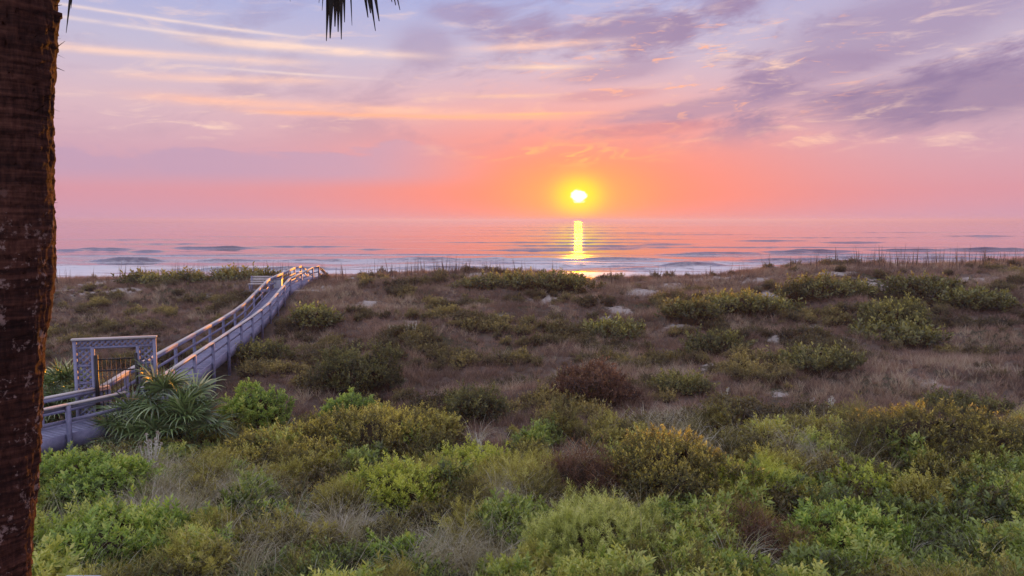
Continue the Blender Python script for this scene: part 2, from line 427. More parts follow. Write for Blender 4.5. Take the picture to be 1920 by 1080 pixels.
def water_mat():
    m, k, out = mat_new('sea_water')
    tc = k.node('ShaderNodeTexCoord'); P = tc.outputs['Object']
    sp = k.node('ShaderNodeSeparateXYZ'); k.l.new(P, sp.inputs[0])
    x, y, z = sp.outputs
    v1 = k.xyz(k.mul(x, 0.05), k.mul(y, 0.22), 0.0)
    v2 = k.xyz(k.mul(x, 0.25), k.mul(y, 1.1), 3.0)
    n1 = k.noise(v1, 1.0, 3.0, 0.5, 0.3); n2 = k.noise(v2, 1.0, 3.0, 0.6)
    n0 = k.noise(k.xyz(k.mul(x, 0.007), k.mul(y, 0.045), 5.0), 1.0, 3.0, 0.55, 0.3)
    slick = k.noise(k.xyz(k.mul(x, 0.006), k.mul(y, 0.075), 8.0), 1.0, 3.0, 0.55, 0.4)
    slick = k.smooth(slick, 0.44, 0.62, 0.02, 1.0)
    slick2 = k.noise(k.xyz(k.mul(x, 0.0012), k.mul(y, 0.013), 2.0), 1.0, 3.0, 0.6, 0.4)
    slick = k.m('MINIMUM', slick, k.smooth(slick2, 0.42, 0.60, 0.05, 1.0))
    def slope(vec, amp_x, amp_y, det):
        c = k.node('ShaderNodeSeparateColor'); k.l.new(k.noise(vec, 1.0, det, 0.6, 0.2, 1), c.inputs[0])
        return k.mul(k.sub(c.outputs[0], 0.5), amp_x), k.mul(k.sub(c.outputs[1], 0.5), amp_y)
    ax, ay = slope(k.xyz(k.mul(x, 0.010), k.mul(y, 0.06), 5.0), 0.006, 0.16, 2.0)
    bx, by = slope(k.xyz(k.mul(x, 0.09), k.mul(y, 0.40), 2.0), 0.016, 0.20, 3.0)
    gm = k.node('ShaderNodeNewGeometry'); nv = k.node('ShaderNodeVectorMath', operation='ADD')
    k.l.new(gm.outputs['Normal'], nv.inputs[0]); k.l.new(k.xyz(k.mul(slick, k.add(ax, bx)), k.mul(slick, k.add(ay, by)), 0.0), nv.inputs[1])
    b = k.node('ShaderNodeVectorMath', operation='NORMALIZE'); k.l.new(nv.outputs[0], b.inputs[0])
    p = k.node('ShaderNodeBsdfPrincipled')
    # foam: sheets of wash near the shore, broken streaks further out
    fo = k.noise(k.xyz(k.mul(x, 0.030), k.mul(y, 0.14), 1.0), 1.0, 6.0, 0.62, 0.8)
    fo2 = k.noise(k.xyz(k.mul(x, 0.5), k.mul(y, 1.2), 1.0), 1.0, 5.0, 0.65)
    near = k.smooth(y, 230.0, 105.0)
    at = k.node('ShaderNodeAttribute'); at.attribute_name = 'foam'
    ff = k.smooth(k.add(k.add(k.mul(fo, 0.75), k.mul(fo2, 0.25)), k.mul(near, 0.16)), 0.56, 0.68)
    ff = k.mul(ff, near)
    ff = k.m('MAXIMUM', ff, k.mul(at.outputs['Fac'], k.smooth(fo2, 0.3, 0.6)))
    k.put(p.inputs['Base Color'], k.mix(ff, (0.06, 0.065, 0.13, 1), (0.80, 0.80, 0.86, 1)))
    k.put(p.inputs['Roughness'], k.add(0.035, k.mul(ff, 0.6)))
    p.inputs['IOR'].default_value = 1.33
    k.l.new(b.outputs[0], p.inputs['Normal']); k.l.new(p.outputs[0], out.inputs[0])
    return m
M_SEA = water_mat()

# ------------------------------------------------------------------ ground and sea
def grid_mesh(name, xs, ys, zf, mats, attr=None):
    X, Y = np.meshgrid(xs, ys); Z = zf(X, Y)
    nx, ny = len(xs), len(ys)
    i = np.arange(nx * ny).reshape(ny, nx)
    f = np.stack([i[:-1, :-1], i[:-1, 1:], i[1:, 1:], i[1:, :-1]], -1).reshape(-1, 4)
    at = {a: fn(X, Y).ravel() for a, fn in (attr or {}).items()}
    return mesh_np(name, np.stack([X, Y, Z], -1).reshape(-1, 3), f, mats, at, True)
xs = np.concatenate([np.linspace(-400, -60, 18)[:-1], np.arange(-60, 60.01, 0.34), np.linspace(60, 400, 18)[1:]])
ys = np.concatenate([np.linspace(-80, 9, 24)[:-1], np.arange(9, 72, 0.34), np.linspace(72, 140, 30)])
g = link('ground', grid_mesh('ground', xs, ys, height, [M_GROUND], {'sand': sand_raw})); g['kind'] = 'structure'

SEAZ = -1.5
# breakers and swells: pixel centre x, pixel y of the foot, width in pixels, height in metres
WAVES = [(1090, 427, 420, .45), (1040, 432, 330, .40), (1130, 437, 480, .42), (1060, 443, 380, .36), (1150, 449, 320, .32), (1020, 455, 420, .30), (1110, 461, 360, .28), (1080, 467, 280, .26), (1300, 440, 300, .3), (1560, 446, 360, .3), (1750, 436, 400, .35), (500, 444, 300, .25), (250, 450, 300, .25),
         (232, 491, 130, .95), (400, 466, 150, .75), (190, 468, 110, .55), (270, 472, 60, .40), (420, 490, 150, .5), (120, 470, 60, .4),
         (640, 490, 260, .5), (480, 506, 330, .5), (150, 503, 140, .45), (700, 468, 60, .25), (900, 488, 420, .6), (1060, 500, 260, .45), (820, 503, 300, .4),
         (1300, 499, 110, .75), (1240, 505, 160, .4), (1360, 475, 130, .45), (1480, 473, 80, .5), (1540, 472, 130, .65), (1500, 489, 170, .55),
         (1620, 486, 150, .7), (1720, 470, 140, .5), (1860, 469, 160, .8), (1790, 486, 160, .5), (1300, 478, 120, .4), (1450, 452, 120, .4),
         (700, 478, 700, .22), (1400, 464, 800, .2), (300, 480, 500, .25), (1150, 494, 700, .3), (1700, 478, 600, .3), (1650, 493, 500, .3),
         (1600, 455, 120, .4), (1840, 443, 130, .5), (1250, 458, 100, .35), (1170, 487, 150, .4), (560, 463, 180, .35), (1000, 470, 200, .3), (310, 458, 160, .3)]
WV = []
for (px, py, wp, hm) in WAVES:
    c = at_z(px, py, SEAZ); WV.append((c[0], c[1], wp * c[1] / F * 0.5, hm))
def sea_z(X, Y):
    Z = np.full_like(X, SEAZ)
    for i, (cx, cy, hw, hm) in enumerate(WV):
        wsc = max(1.0, cy / 180.0)
        yy = Y - cy - 2.5 * wsc * (fbm((X + i * 77) / 9.0, X * 0 + i, 5, 2) - 0.5) - ((X - cx) / hw) ** 2 * 1.5
        env = np.exp(-np.abs((X - cx) / hw) ** 3) * (0.7 + 0.6 * vnoise(X / 3.0, X * 0 + i * 3, 6))
        prof = np.where(yy < 0, np.exp(-(yy / (0.9 * wsc)) ** 2), np.exp(-(yy / (3.6 * wsc)) ** 2))
        Z += hm * env * prof
    Z += 0.05 * (fbm(X / 14, Y / 3.5, 40, 3) - 0.5) * sstep(Y, 90, 120)
    return Z
def sea_foam(X, Y):
    Fm = np.zeros_like(X)
    for i, (cx, cy, hw, hm) in enumerate(WV):
        if cy > 190: continue
        yy = Y - cy + 2.0
        Fm = np.maximum(Fm, np.exp(-np.abs((X - cx) / (hw * 1.5)) ** 4) * np.exp(-((yy + 1.0) / 2.2) ** 2) * 0.75)
    return Fm
ys = np.concatenate([np.arange(84, 330, 0.55), np.arange(330, 1000, 2.0), np.geomspace(1001, 40000, 50)])
xn = np.concatenate([np.linspace(-40000, -1500, 8), np.linspace(-1000, -270, 8), np.arange(-260, 260.1, 1.6), np.linspace(270, 1000, 8), np.linspace(1500, 40000, 8)])
o = link('sea', grid_mesh('sea', xn, ys, sea_z, [M_SEA], {'foam': sea_foam})); o['kind'] = 'structure'

# ------------------------------------------------------------------ boardwalk
DECK = 1.10; CAPZ = 2.00
def zc_walk(y):   # height of the deck along the long section
    return DECK + np.interp(y, [20, 40, 44, 52.5, 57.5, 60.2, 64], [0, 0, 0.14, 0.92, 1.30, 1.38, 0.6])
rng = random.Random(5)
def railing(par, pts, side, caps=True, fascia=True, rails=(0.19, 0.46), post_bottom=None, capw=0.16, mat_rail=None):
    """posts stand at pts (x, y, deck z); side = outward normal sign of the run (right = 1)"""
    n = len(pts)
    for i, p in enumerate(pts):
        d = np.array(pts[min(i + 1, n - 1)][:2]) - np.array(pts[max(i - 1, 0)][:2]); d /= np.linalg.norm(d)
        out = np.array((d[1], -d[0])) * side
        gz = float(height(p[0], p[1])) - 0.25
        c = np.array(p[:2]) + out * 0.09
        beam_obj('post', (c[0], c[1], gz), (c[0], c[1], p[2] + 0.86), 0.11, 0.11, M_WOOD, par, up=(d[0], d[1], 0))
    for i in range(n - 1):
        a, b = np.array(pts[i], float), np.array(pts[i + 1], float)
        d = (b - a)[:2]; d /= np.linalg.norm(d); out = np.array((d[1], -d[0], 0)) * side
        up = (0, 0, 1)
        Z = np.array((0, 0, 1.0)); e = np.array((*d, 0)) * 0.004
        if caps: beam_obj('cap_rail', a + Z * 0.885 + out * 0.06 + e, b + Z * 0.885 + out * 0.06 - e, capw, 0.045, M_CAP, par)
        beam_obj('top_rail', a + Z * 0.80 + out * 0.012 + e, b + Z * 0.80 + out * 0.012 - e, 0.04, 0.10, mat_rail or M_WOOD, par)
        for r in rails[1:]:
            beam_obj('side_rail', a + Z * (0.88 - r) + out * 0.012 + e, b + Z * (0.88 - r) + out * 0.012 - e, 0.04, 0.095, mat_rail or M_WOOD, par)
        if fascia: beam_obj('fascia_board', a - Z * 0.145 + out * 0.012 + e, b - Z * 0.145 + out * 0.012 - e, 0.045, 0.40, M_WOOD, par)
def planks(par, L, R, pitch=0.15):
    """deck boards across the run from polyline L to R (lists of xyz)"""
    L = np.array(L, float); R = np.array(R, float)
    for s in range(len(L) - 1):
        ln = max(np.linalg.norm(L[s + 1] - L[s]), np.linalg.norm(R[s + 1] - R[s]))
        m = max(1, int(round(ln / pitch)))
        for j in range(m):
            f = (j + 0.5) / m
            a = L[s] + (L[s + 1] - L[s]) * f; b = R[s] + (R[s + 1] - R[s]) * f
            dz = rng.uniform(-.004, .004)
            beam_obj('plank', a + (0, 0, dz - .02), b + (0, 0, dz - .02), pitch - 0.012, 0.038, M_WOOD, par)

# near section: from behind the palm trunk up to the gate
nearw = thing('boardwalk', 'near stretch of weathered boardwalk between palm trunk and lattice gate', 'boardwalk')
dR = np.array((0.5, 0.866)); pr = np.array((-0.866, 0.5))
R0 = np.array((-11.35, 21.55))
ks = [0.0, 1.72, 3.5, 5.3, 7.1]
Rn = [(*(R0 - dR * s), DECK) for s in ks][::-1]
Ln = [(*(R0 + pr * 1.18 - dR * (s - 0.25 if s == 0 else s)), DECK) for s in ks][::-1]
railing(nearw, Rn, 1); railing(nearw, Ln, -1, fascia=True)
planks(nearw, Ln, Rn)
# long section over the dunes
longw = thing('boardwalk', 'long weathered boardwalk climbing from the lattice gate to the dune crest', 'boardwalk')
def walk_r(y): return np.array((-11.1 - 0.152 * (y - 21.9), y, float(zc_walk(y))))
yy = list(np.arange(22.0, 53.0, 2.78)); yy[-1] = 52.6
Rl = [walk_r(y) for y in yy]
nrm = np.array((-0.988, -0.150, 0))
Ll = [p + nrm * 1.28 for p in Rl]
Ll[0] = np.array((-12.35, 22.2, DECK))
railing(longw, Rl, 1); railing(longw, Ll, -1)
planks(longw, Ll, Rl)
# crest: the walk bends right, goes over and down to the beach
Rc = [Rl[-1], np.array((-15.75, 55.4, 2.20)), np.array((-15.75, 58.6, 2.42)), np.array((-15.75, 60.4, 2.42)), np.array((-15.7, 62.0, 1.9)), np.array((-15.6, 64.0, 1.2))]
Lc = [p + np.array((-1.35, 0.25, 0)) for p in Rc]; Lc[0] = Ll[-1]
railing(longw, Rc, 1); railing(longw, Lc, -1)
planks(longw, Lc[:4], Rc[:4], 0.3)
for i in range(8):        # stair treads down to the beach
    f = (i + .5) / 8; a = Lc[3] + (Lc[5] - Lc[3]) * f; b = Rc[3] + (Rc[5] - Rc[3]) * f
    beam_obj('stair_tread', a, b, 0.28, 0.04, M_WOOD, longw)
# side landing with a bench left of the walk near the crest
lo = thing('viewing_bench', 'small wooden bench on a side landing left of the boardwalk near the dune crest', 'bench', (-17.9, 52.9, 2.05))
for j in range(3): beam_obj('seat_slat', (-0.8, -0.2 + j * 0.17, 0.45), (0.8, -0.2 + j * 0.17, 0.45), 0.14, 0.04, M_CAP, lo)
for j in range(3): beam_obj('back_slat', (-0.8, 0.30 + j * 0.04, 0.58 + j * 0.17), (0.8, 0.30 + j * 0.04, 0.58 + j * 0.17), 0.03, 0.13, M_CAP, lo)
for x in (-0.7, 0.7):
    beam_obj('leg', (x, -0.17, -0.9), (x, -0.17, 0.43), 0.09, 0.09, M_WOOD, lo, up=(0, 1, 0))
    beam_obj('leg', (x, 0.24, -0.9), (x, 0.36, 1.0), 0.09, 0.09, M_WOOD, lo, up=(0, 1, 0))
for j in range(9): beam_obj('deck_board', (-1.0, -0.75 + j * 0.15, -0.02), (0.7, -0.75 + j * 0.15, -0.02), 0.138, 0.038, M_WOOD, lo)
bn = thing('waste_bin', 'grey square bin beside the boardwalk rail near the dune crest', 'bin', (-16.95, 53.9, 1.75))
beam_obj('bin_body', (0, 0, -0.6), (0, 0, 1.02), 0.5, 0.5, M_GREY, bn, up=(0, 1, 0)); beam_obj('lid', (0, 0, 1.02), (0, 0, 1.08), 0.56, 0.56, M_WOOD, bn, up=(0, 1, 0))

# ------------------------------------------------------------------ lattice gate
AL = np.array((-13.0, 21.86)); AR = np.array((-10.83, 22.47)); AW = float(np.linalg.norm(AR - AL))
arz = math.atan2(AR[1] - AL[1], AR[0] - AL[0])
arch = thing('lattice_gateway', 'grey lattice gateway with black metal gate across the boardwalk', 'gateway', (AL[0], AL[1], 0), arz)
TOPZ = 3.45; xL, xR = 0.47, AW - 0.54
def ap(name, x0, z0, x1, z1, w, th, par=arch, y=0.0, mat=M_PAINT):
    a = np.array((x0, y, z0)); b = np.array((x1, y, z1))
    up = (0, 1, 0) if abs(x1 - x0) < 1e-6 else (0, 0, 1)
    return beam_obj(name, a, b, (w if abs(x1 - x0) < 1e-6 else th), (th if abs(x1 - x0) < 1e-6 else w), mat, par, up)
for x in (0.045, AW - 0.045): ap('outer_post', x, -0.1, x, TOPZ, 0.09, 0.10)
ap('top_beam', -0.03, TOPZ + 0.03, AW + 0.03, TOPZ + 0.03, 0.06, 0.16, mat=M_CAP)
for x in (xL + 0.045, xR + 0.03): ap('inner_post', x, 0.3, x, TOPZ - 0.21, 0.09, 0.098)
ap('header_rail', 0.09, TOPZ - 0.235, AW - 0.09, TOPZ - 0.235, 0.05, 0.09)
for x0, x1 in ((0.09, xL), (xR + 0.075, AW - 0.09)):
    for z in (2.68, 2.16, 1.0): ap('panel_rail', x0, z, x1, z, 0.05, 0.07)
def lattice(x0, x1, z0, z1, step=0.125):
    """diagonal slats clipped to the panel; each slat is a piece of its own"""
    g0 = beam_obj('lattice_panel', (x0, 0.0, z0 + 0.012), (x1, 0.0, z0 + 0.012), 0.02, 0.02, M_PAINT, arch)
    c = np.array(g0.location)
    for sgn, yo in ((1, -0.010), (-1, 0.010)):
        k = -2.0
        while k < 6.0:
            # line z = sgn*x + k
            pts = []
            for x in (x0, x1):
                z = sgn * (x - x0) + k
                if z0 <= z <= z1: pts.append((x, z))
            for z in (z0, z1):
                x = (z - k) / sgn + x0
                if x0 < x < x1: pts.append((x, z))
            if len(pts) >= 2:
                a = np.array((pts[0][0], yo, pts[0][1])); b = np.array((pts[1][0], yo, pts[1][1]))
                if np.linalg.norm(b - a) > 0.07: beam_obj('slat', a - c, b - c, 0.012, 0.058, M_PAINT, g0)
            k += step * 1.414
lattice(0.09, AW - 0.09, TOPZ - 0.21, TOPZ, 0.11)
for x0, x1 in ((0.09, xL), (xR + 0.075, AW - 0.09)):
    lattice(x0, x1, 2.705, TOPZ - 0.26); lattice(x0, x1, 2.185, 2.655); lattice(x0, x1, 1.025, 2.135)
gate = beam_obj('gate', (xL + 0.15, -0.05, 1.0), (xL + 0.15, -0.05, 3.0), 0.075, 0.075, M_BLACK, arch, up=(0, 1, 0))
gc = np.array(gate.location)
def gp(name, a, b, w): beam_obj(name, np.array(a) - gc, np.array(b) - gc, w, w, M_BLACK, gate, up=(0, 1, 0) if abs(a[0] - b[0]) < 1e-6 else (0, 0, 1))
x0, x1 = xL + 0.19, xR - 0.02
ap('gate_post', xL + 0.11, 1.0, xL + 0.11, 2.99, 0.05, 0.06, y=-0.06, mat=M_BLACK); ap('gate_post', xR - 0.02, 1.0, xR - 0.02, 3.02, 0.07, 0.08, y=-0.06, mat=M_BLACK)
for z in (2.86, 2.52, 1.2): gp('cross_bar', (x0, -0.05, z), (x1 - 0.04, -0.05, z), 0.035)
for j in range(7):
    x = x0 + 0.09 + j * (x1 - x0 - 0.14) / 7
    gp('upright_bar', (x, -0.05, 1.2), (x, -0.05, 2.90), 0.018)
gp('latch', (x1 + 0.02, -0.08, 2.62), (x1 + 0.16, -0.08, 2.62), 0.06)

# ------------------------------------------------------------------ foliage makers
def rnd_frames(rs, dirs):
    """orthonormal frames whose z axis is dirs, spun at random"""
    d = dirs / np.linalg.norm(dirs, axis=1, keepdims=True)
    h = rs.normal(size=d.shape); x = np.cross(h, d); x /= np.linalg.norm(x, axis=1, keepdims=True)
    return np.stack([x, np.cross(d, x), d], -1)
def leaf(geo, p, d, n, L, W, t):
    s = np.cross(d, n); s /= (np.linalg.norm(s) + 1e-9)
    p = np.asarray(p)
    geo.add([p, p + d * L * 0.45 + s * W / 2, p + d * L + n * L * -0.08, p + d * L * 0.45 - s * W / 2], [(0, 1, 2, 3)], t)
def unit(v): v = np.asarray(v, float); return v / np.linalg.norm(v)
def sprig(seed, kind):
    """a twig of about unit height 0.2 m with leaves; returns arrays"""
    r = np.random.RandomState(seed); g = Geo()
    if kind == 'myrtle':
        H, n, L, W = 0.20, 13, 0.066, 0.030
    elif kind == 'broad':
        H, n, L, W = 0.16, 11, 0.10, 0.042
    elif kind == 'feather':
        H, n, L, W = 0.26, 30, 0.075, 0.010
    elif kind == 'coarse':
        H, n, L, W = 0.22, 8, 0.10, 0.05
    elif kind == 'twig':
        H, n, L, W = 0.30, 10, 0.15, 0.008
    bend = r.normal(size=2) * 0.25
    for i in range(n):
        f = (i + 0.6) / n
        p = np.array((bend[0] * f * f * H, bend[1] * f * f * H, f * H))
        a = i * 2.4 + r.uniform(-.4, .4)
        up = (0.5 + 0.9 * f) if kind != 'feather' else (0.7 + 0.5 * f)
        d = unit((math.cos(a), math.sin(a), up + r.uniform(-.3, .3)))
        nrm = unit(np.cross(d, np.cross((0, 0, 1), d)) + r.normal(size=3) * 0.35)
        sc = (0.75 + 0.5 * r.rand()) * (1.0 if f < 0.8 else 0.75)
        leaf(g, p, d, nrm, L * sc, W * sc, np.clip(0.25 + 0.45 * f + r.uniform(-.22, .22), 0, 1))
    s = unit((bend[0] * H, bend[1] * H, H)); q = np.array((0.003, 0, 0))
    g.add([-q, q, s * H + q * .4, s * H - q * .4], [(0, 1, 2, 3)], 0.1)
    return g.arrays()
SPR = {k: [sprig(100 + i * 7 + len(k), k) for i in range(6)] for k in ('myrtle', 'broad', 'feather', 'coarse', 'twig')}
def place_sprigs(kind, P, Dr, S, T, rs):
    """merge sprigs at P with growth direction Dr, scale S and colour offset T"""
    R = rnd_frames(rs, Dr); which = rs.randint(0, 6, len(P))
    Vs, Fs, Ts = [], [], []; n0 = 0
    for w in range(6):
        idx = np.where(which == w)[0]
        if not len(idx): continue
        v, f, t = SPR[kind][w]
        V = np.einsum('nij,kj->nki', R[idx], v) * S[idx][:, None, None] + P[idx][:, None, :]
        Ff = f[None] + (np.arange(len(idx)) * len(v))[:, None, None] + n0
        Vs.append(V.reshape(-1, 3)); Fs.append(Ff.reshape(-1, 4)); Ts.append((t[None] + T[idx][:, None]).ravel())
        n0 += len(idx) * len(v)
    return np.concatenate(Vs), np.concatenate(Fs), np.clip(np.concatenate(Ts), 0, 1)

G = lambda r, g, b: (r, g, b, 1)
MF = {
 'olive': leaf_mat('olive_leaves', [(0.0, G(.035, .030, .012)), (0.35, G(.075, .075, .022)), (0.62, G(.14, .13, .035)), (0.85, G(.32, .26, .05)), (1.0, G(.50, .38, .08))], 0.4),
 'dark': leaf_mat('dark_olive_leaves', [(0.0, G(.028, .028, .014)), (0.45, G(.060, .066, .024)), (0.8, G(.125, .125, .038)), (1.0, G(.24, .21, .05))], 0.35),
 'lime': leaf_mat('yellow_green_leaves', [(0.0, G(.04, .055, .012)), (0.35, G(.13, .18, .028)), (0.65, G(.27, .32, .045)), (1.0, G(.46, .44, .07))], 0.45),
 'green': leaf_mat('bright_green_leaves', [(0.0, G(.022, .042, .012)), (0.3, G(.085, .145, .030)), (0.6, G(.18, .27, .050)), (1.0, G(.36, .39, .08))], 0.4),
 'feather': leaf_mat('feathery_leaves', [(0.0, G(.06, .075, .022)), (0.4, G(.17, .21, .06)), (0.75, G(.31, .35, .10)), (1.0, G(.46, .46, .15))], 0.45),
 'russet': leaf_mat('russet_leaves', [(0.0, G(.035, .016, .010)), (0.5, G(.085, .040, .024)), (1.0, G(.17, .095, .045))], 0.3),
}
M_CORE = plain('shrub_branches', (0.045, 0.034, 0.022), 0.9, 0.1)  # dark tone holds the shade inside the shrubs; also used for palmetto stems

def shrub_meshes(rx, ry, h, kind, matk, seed, dens=1.0, leafscale=1.0, peak=0.0):
    rs = np.random.RandomState(seed)
    area = math.pi * (rx * ry + (rx + ry) * h)
    sp = {'myrtle': 110, 'broad': 95, 'feather': 120, 'coarse': 80, 'twig': 90}[kind] * dens / leafscale ** 1.5
    n = int(min(max(60, area * sp), 2600))
    th = rs.rand(n) * 2 * math.pi; zz = rs.rand(n) ** 0.8; 
    def lump(th, z):
        a = fbm(np.cos(th) * 2.2 + 5 + seed % 13, np.sin(th) * 2.2 + z * 2.2 + seed % 7, seed, 3)
        b = vnoise(th * 3.1 + seed, z * 4.0, seed + 5)
        return 0.50 + 0.95 * a + 0.22 * (b - 0.5)
    m = lump(th, zz) * (1 - 0.22 * rs.rand(n) ** 2)
    cr = np.sqrt(np.maximum(0, 1 - zz ** 2)) ** 0.8
    P = np.stack([rx * cr * np.cos(th) * m, ry * cr * np.sin(th) * m, h * zz * m * (1 + peak * 0.2)], -1)
    out = np.stack([np.cos(th) * cr / rx, np.sin(th) * cr / ry, zz / h], -1); out /= np.linalg.norm(out, axis=1, keepdims=True)
    Dr = out * 0.75 + np.array((0, 0, 0.75)) + rs.normal(size=(n, 3)) * 0.33
    patch = fbm(P[:, 0] * 1.3 + seed, P[:, 1] * 1.3 + P[:, 2], seed + 9, 3)
    T = (patch - 0.5) * 0.7 + rs.uniform(-.12, .12, n) + (0.5 if matk == 'olive' else 0.3) * (zz - 0.6)  # golden tops, darker sides: new growth plus top light put into leaf colour
    S = leafscale * rs.uniform(0.65, 1.25, n)
    em = rs.rand(n) < 0.10
    P[em] += Dr[em] * 0.07; S[em] *= 1.35; T[em] += 0.12
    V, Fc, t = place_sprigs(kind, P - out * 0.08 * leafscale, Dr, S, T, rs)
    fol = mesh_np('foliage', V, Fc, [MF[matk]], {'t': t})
    # closed dome, inner shade put into its dark colour: branches
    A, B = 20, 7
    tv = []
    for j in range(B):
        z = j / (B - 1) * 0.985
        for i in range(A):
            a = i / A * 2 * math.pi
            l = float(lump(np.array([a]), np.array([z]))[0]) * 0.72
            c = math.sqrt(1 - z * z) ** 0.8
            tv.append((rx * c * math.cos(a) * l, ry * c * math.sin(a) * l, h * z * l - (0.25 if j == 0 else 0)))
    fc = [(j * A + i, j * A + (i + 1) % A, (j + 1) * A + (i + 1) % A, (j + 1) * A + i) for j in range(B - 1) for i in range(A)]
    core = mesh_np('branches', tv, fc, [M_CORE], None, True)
    return fol, core
SHRUBS = [
 # px, base py, width px, height px, sprig, material, label, leafscale
 (662, 752, 150, 74, 'myrtle', 'dark', 'large dark olive rounded bush left of the middle of the dune field', 1.2),
 (650, 797, 95, 50, 'broad', 'green', 'small fresh green bush in front of the large dark rounded bush', 1.0),
 (882, 800, 115, 64, 'myrtle', 'dark', 'brownish olive dome bush beyond the yellow-topped hedge in the centre', 1.2),
 (1112, 768, 140, 70, 'myrtle', 'russet', 'russet dark bush in the dune field straight below the sun', 1.2),  # red of the sun flare put into this bush's leaf colour
 (1355, 672, 105, 44, 'myrtle', 'dark', 'olive dome bush on the middle slope right of the sun', 1.5),
 (1692, 628, 110, 48, 'myrtle', 'dark', 'steep green mound with a lit left top on the right slope', 1.6),
 (1562, 562, 140, 36, 'coarse', 'dark', 'dark olive bush beside bare sand high on the right slope', 1.5),
 (1400, 600, 190, 36, 'coarse', 'dark', 'long low olive thicket on the slope right of the sun', 1.5),
 (1552, 714, 140, 34, 'myrtle', 'dark', 'low dark bush in the dry grass behind white thistles', 1.5),
 (1300, 615, 90, 36, 'coarse', 'dark', 'small brown-olive bush left below the long low thicket', 1.5),
 (690, 868, 290, 74, 'myrtle', 'olive', 'wide olive hedge-like bush with yellow tips left of centre', 1.0),
 (520, 905, 250, 72, 'myrtle', 'olive', 'yellow tinted sprawling bush right of the fan palmetto', 1.0),
 (745, 985, 185, 95, 'myrtle', 'lime', 'bright yellow-green rounded bush in the left foreground beside dry grasses', 1.05),
 (1290, 968, 250, 128, 'myrtle', 'olive', 'big dark-sided bush with golden top in the foreground', 1.0),
 (1145, 1085, 260, 125, 'feather', 'feather', 'pale feathery yellow-green mound at the bottom centre', 1.0),
 (1432, 962, 170, 76, 'feather', 'lime', 'yellow-green feathery bush touching the big golden-topped bush', 1.0),
 (1810, 900, 330, 105, 'myrtle', 'olive', 'large golden-topped bush at the right edge of the foreground', 1.0),
 (1890, 985, 110, 60, 'broad', 'green', 'fresh green leafy bush at the right edge below the golden-topped bush', 1.0),
 (1610, 1066, 190, 95, 'broad', 'green', 'bright green broad-leaved bush in the lower right foreground', 1.0),
 (1665, 945, 140, 42, 'broad', 'lime', 'pale green low bush in front of a small sandy gap', 0.9),
 (455, 822, 120, 80, 'broad', 'green', 'green bush leaning against the right side of the fan palmetto', 1.0),
 (480, 1012, 120, 50, 'broad', 'green', 'green leafy bush in front of the small foreground sand patch', 1.0),
 (135, 975, 200, 100, 'broad', 'green', 'lush green bush under the near boardwalk beside the palm trunk', 1.0),
 (160, 1085, 260, 95, 'broad', 'green', 'lush green bush in the bottom left corner beside the palm trunk', 1.0),
 (330, 1085, 210, 85, 'broad', 'green', 'green bush at the bottom edge with arching grass right of it', 1.0),
 (572, 1080, 80, 50, 'broad', 'green', 'little bright green bush at the bottom edge left of centre', 0.9),
 (725, 1080, 90, 58, 'broad', 'green', 'little bright green bush at the bottom edge below the yellow-green bush', 0.9),
 (483, 690, 90, 40, 'myrtle', 'dark', 'olive bush beside the posts of the long boardwalk', 1.4),
 (585, 625, 80, 34, 'coarse', 'dark', 'dark scrubby mound right of the boardwalk where it climbs', 1.4),
 (574, 590, 26, 9, 'coarse', 'lime', 'small lime green bush close to the boardwalk near its top', 1.2),
 (300, 535, 150, 16, 'coarse', 'dark', 'long dark green bush along the left dune crest', 1.8),
 (445, 532, 120, 19, 'coarse', 'dark', 'dark green bush on the crest just left of the boardwalk landing', 1.8),
 (1750, 572, 130, 32, 'coarse', 'dark', 'dark thicket high on the far right slope', 1.8),
 (1860, 590, 120, 32, 'coarse', 'dark', 'dark bush near the right edge high on the slope', 1.8),
 (1700, 655, 160, 28, 'coarse', 'dark', 'low wide bush under the steep green mound on the right', 1.6),
 (1830, 790, 150, 40, 'myrtle', 'dark', 'dark low bush behind the large golden-topped bush at right', 1.3),
 (1095, 940, 150, 72, 'twig', 'russet', 'dead reddish brown bush between the centre and the big golden-topped bush', 1.1),
 (1420, 1062, 200, 75, 'twig', 'russet', 'dead brown twiggy bush left of the bright broad-leaved bush', 1.1),
 (880, 912, 150, 52, 'myrtle', 'lime', 'low yellow-green bush in the centre behind arching grass', 1.0),
 (1010, 905, 100, 34, 'feather', 'lime', 'small yellow feathery bush at the edge of the dry grass centre', 0.9),
 (1000, 548, 210, 26, 'coarse', 'dark', 'olive thicket on the crest left of the sun glitter', 1.6),
 (1150, 640, 120, 26, 'coarse', 'dark', 'brown scrub mound on the slope below the sun', 1.6),
 (640, 905, 130, 40, 'myrtle', 'lime', 'low lime bush tucked below the wide olive hedge-like bush', 1.0),
 (1290, 745, 110, 30, 'myrtle', 'dark', 'low dark bush left of the single white thistle', 1.4),
]
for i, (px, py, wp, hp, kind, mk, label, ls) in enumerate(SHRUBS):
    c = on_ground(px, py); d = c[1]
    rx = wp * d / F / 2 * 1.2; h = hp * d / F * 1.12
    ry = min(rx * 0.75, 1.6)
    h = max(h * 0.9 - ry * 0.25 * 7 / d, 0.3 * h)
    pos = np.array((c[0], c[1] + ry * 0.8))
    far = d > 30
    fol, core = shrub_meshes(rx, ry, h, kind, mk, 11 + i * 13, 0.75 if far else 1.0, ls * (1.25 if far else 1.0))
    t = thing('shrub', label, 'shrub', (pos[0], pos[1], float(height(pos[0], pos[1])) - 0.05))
    link('foliage', fol, t); link('branches', core, t)

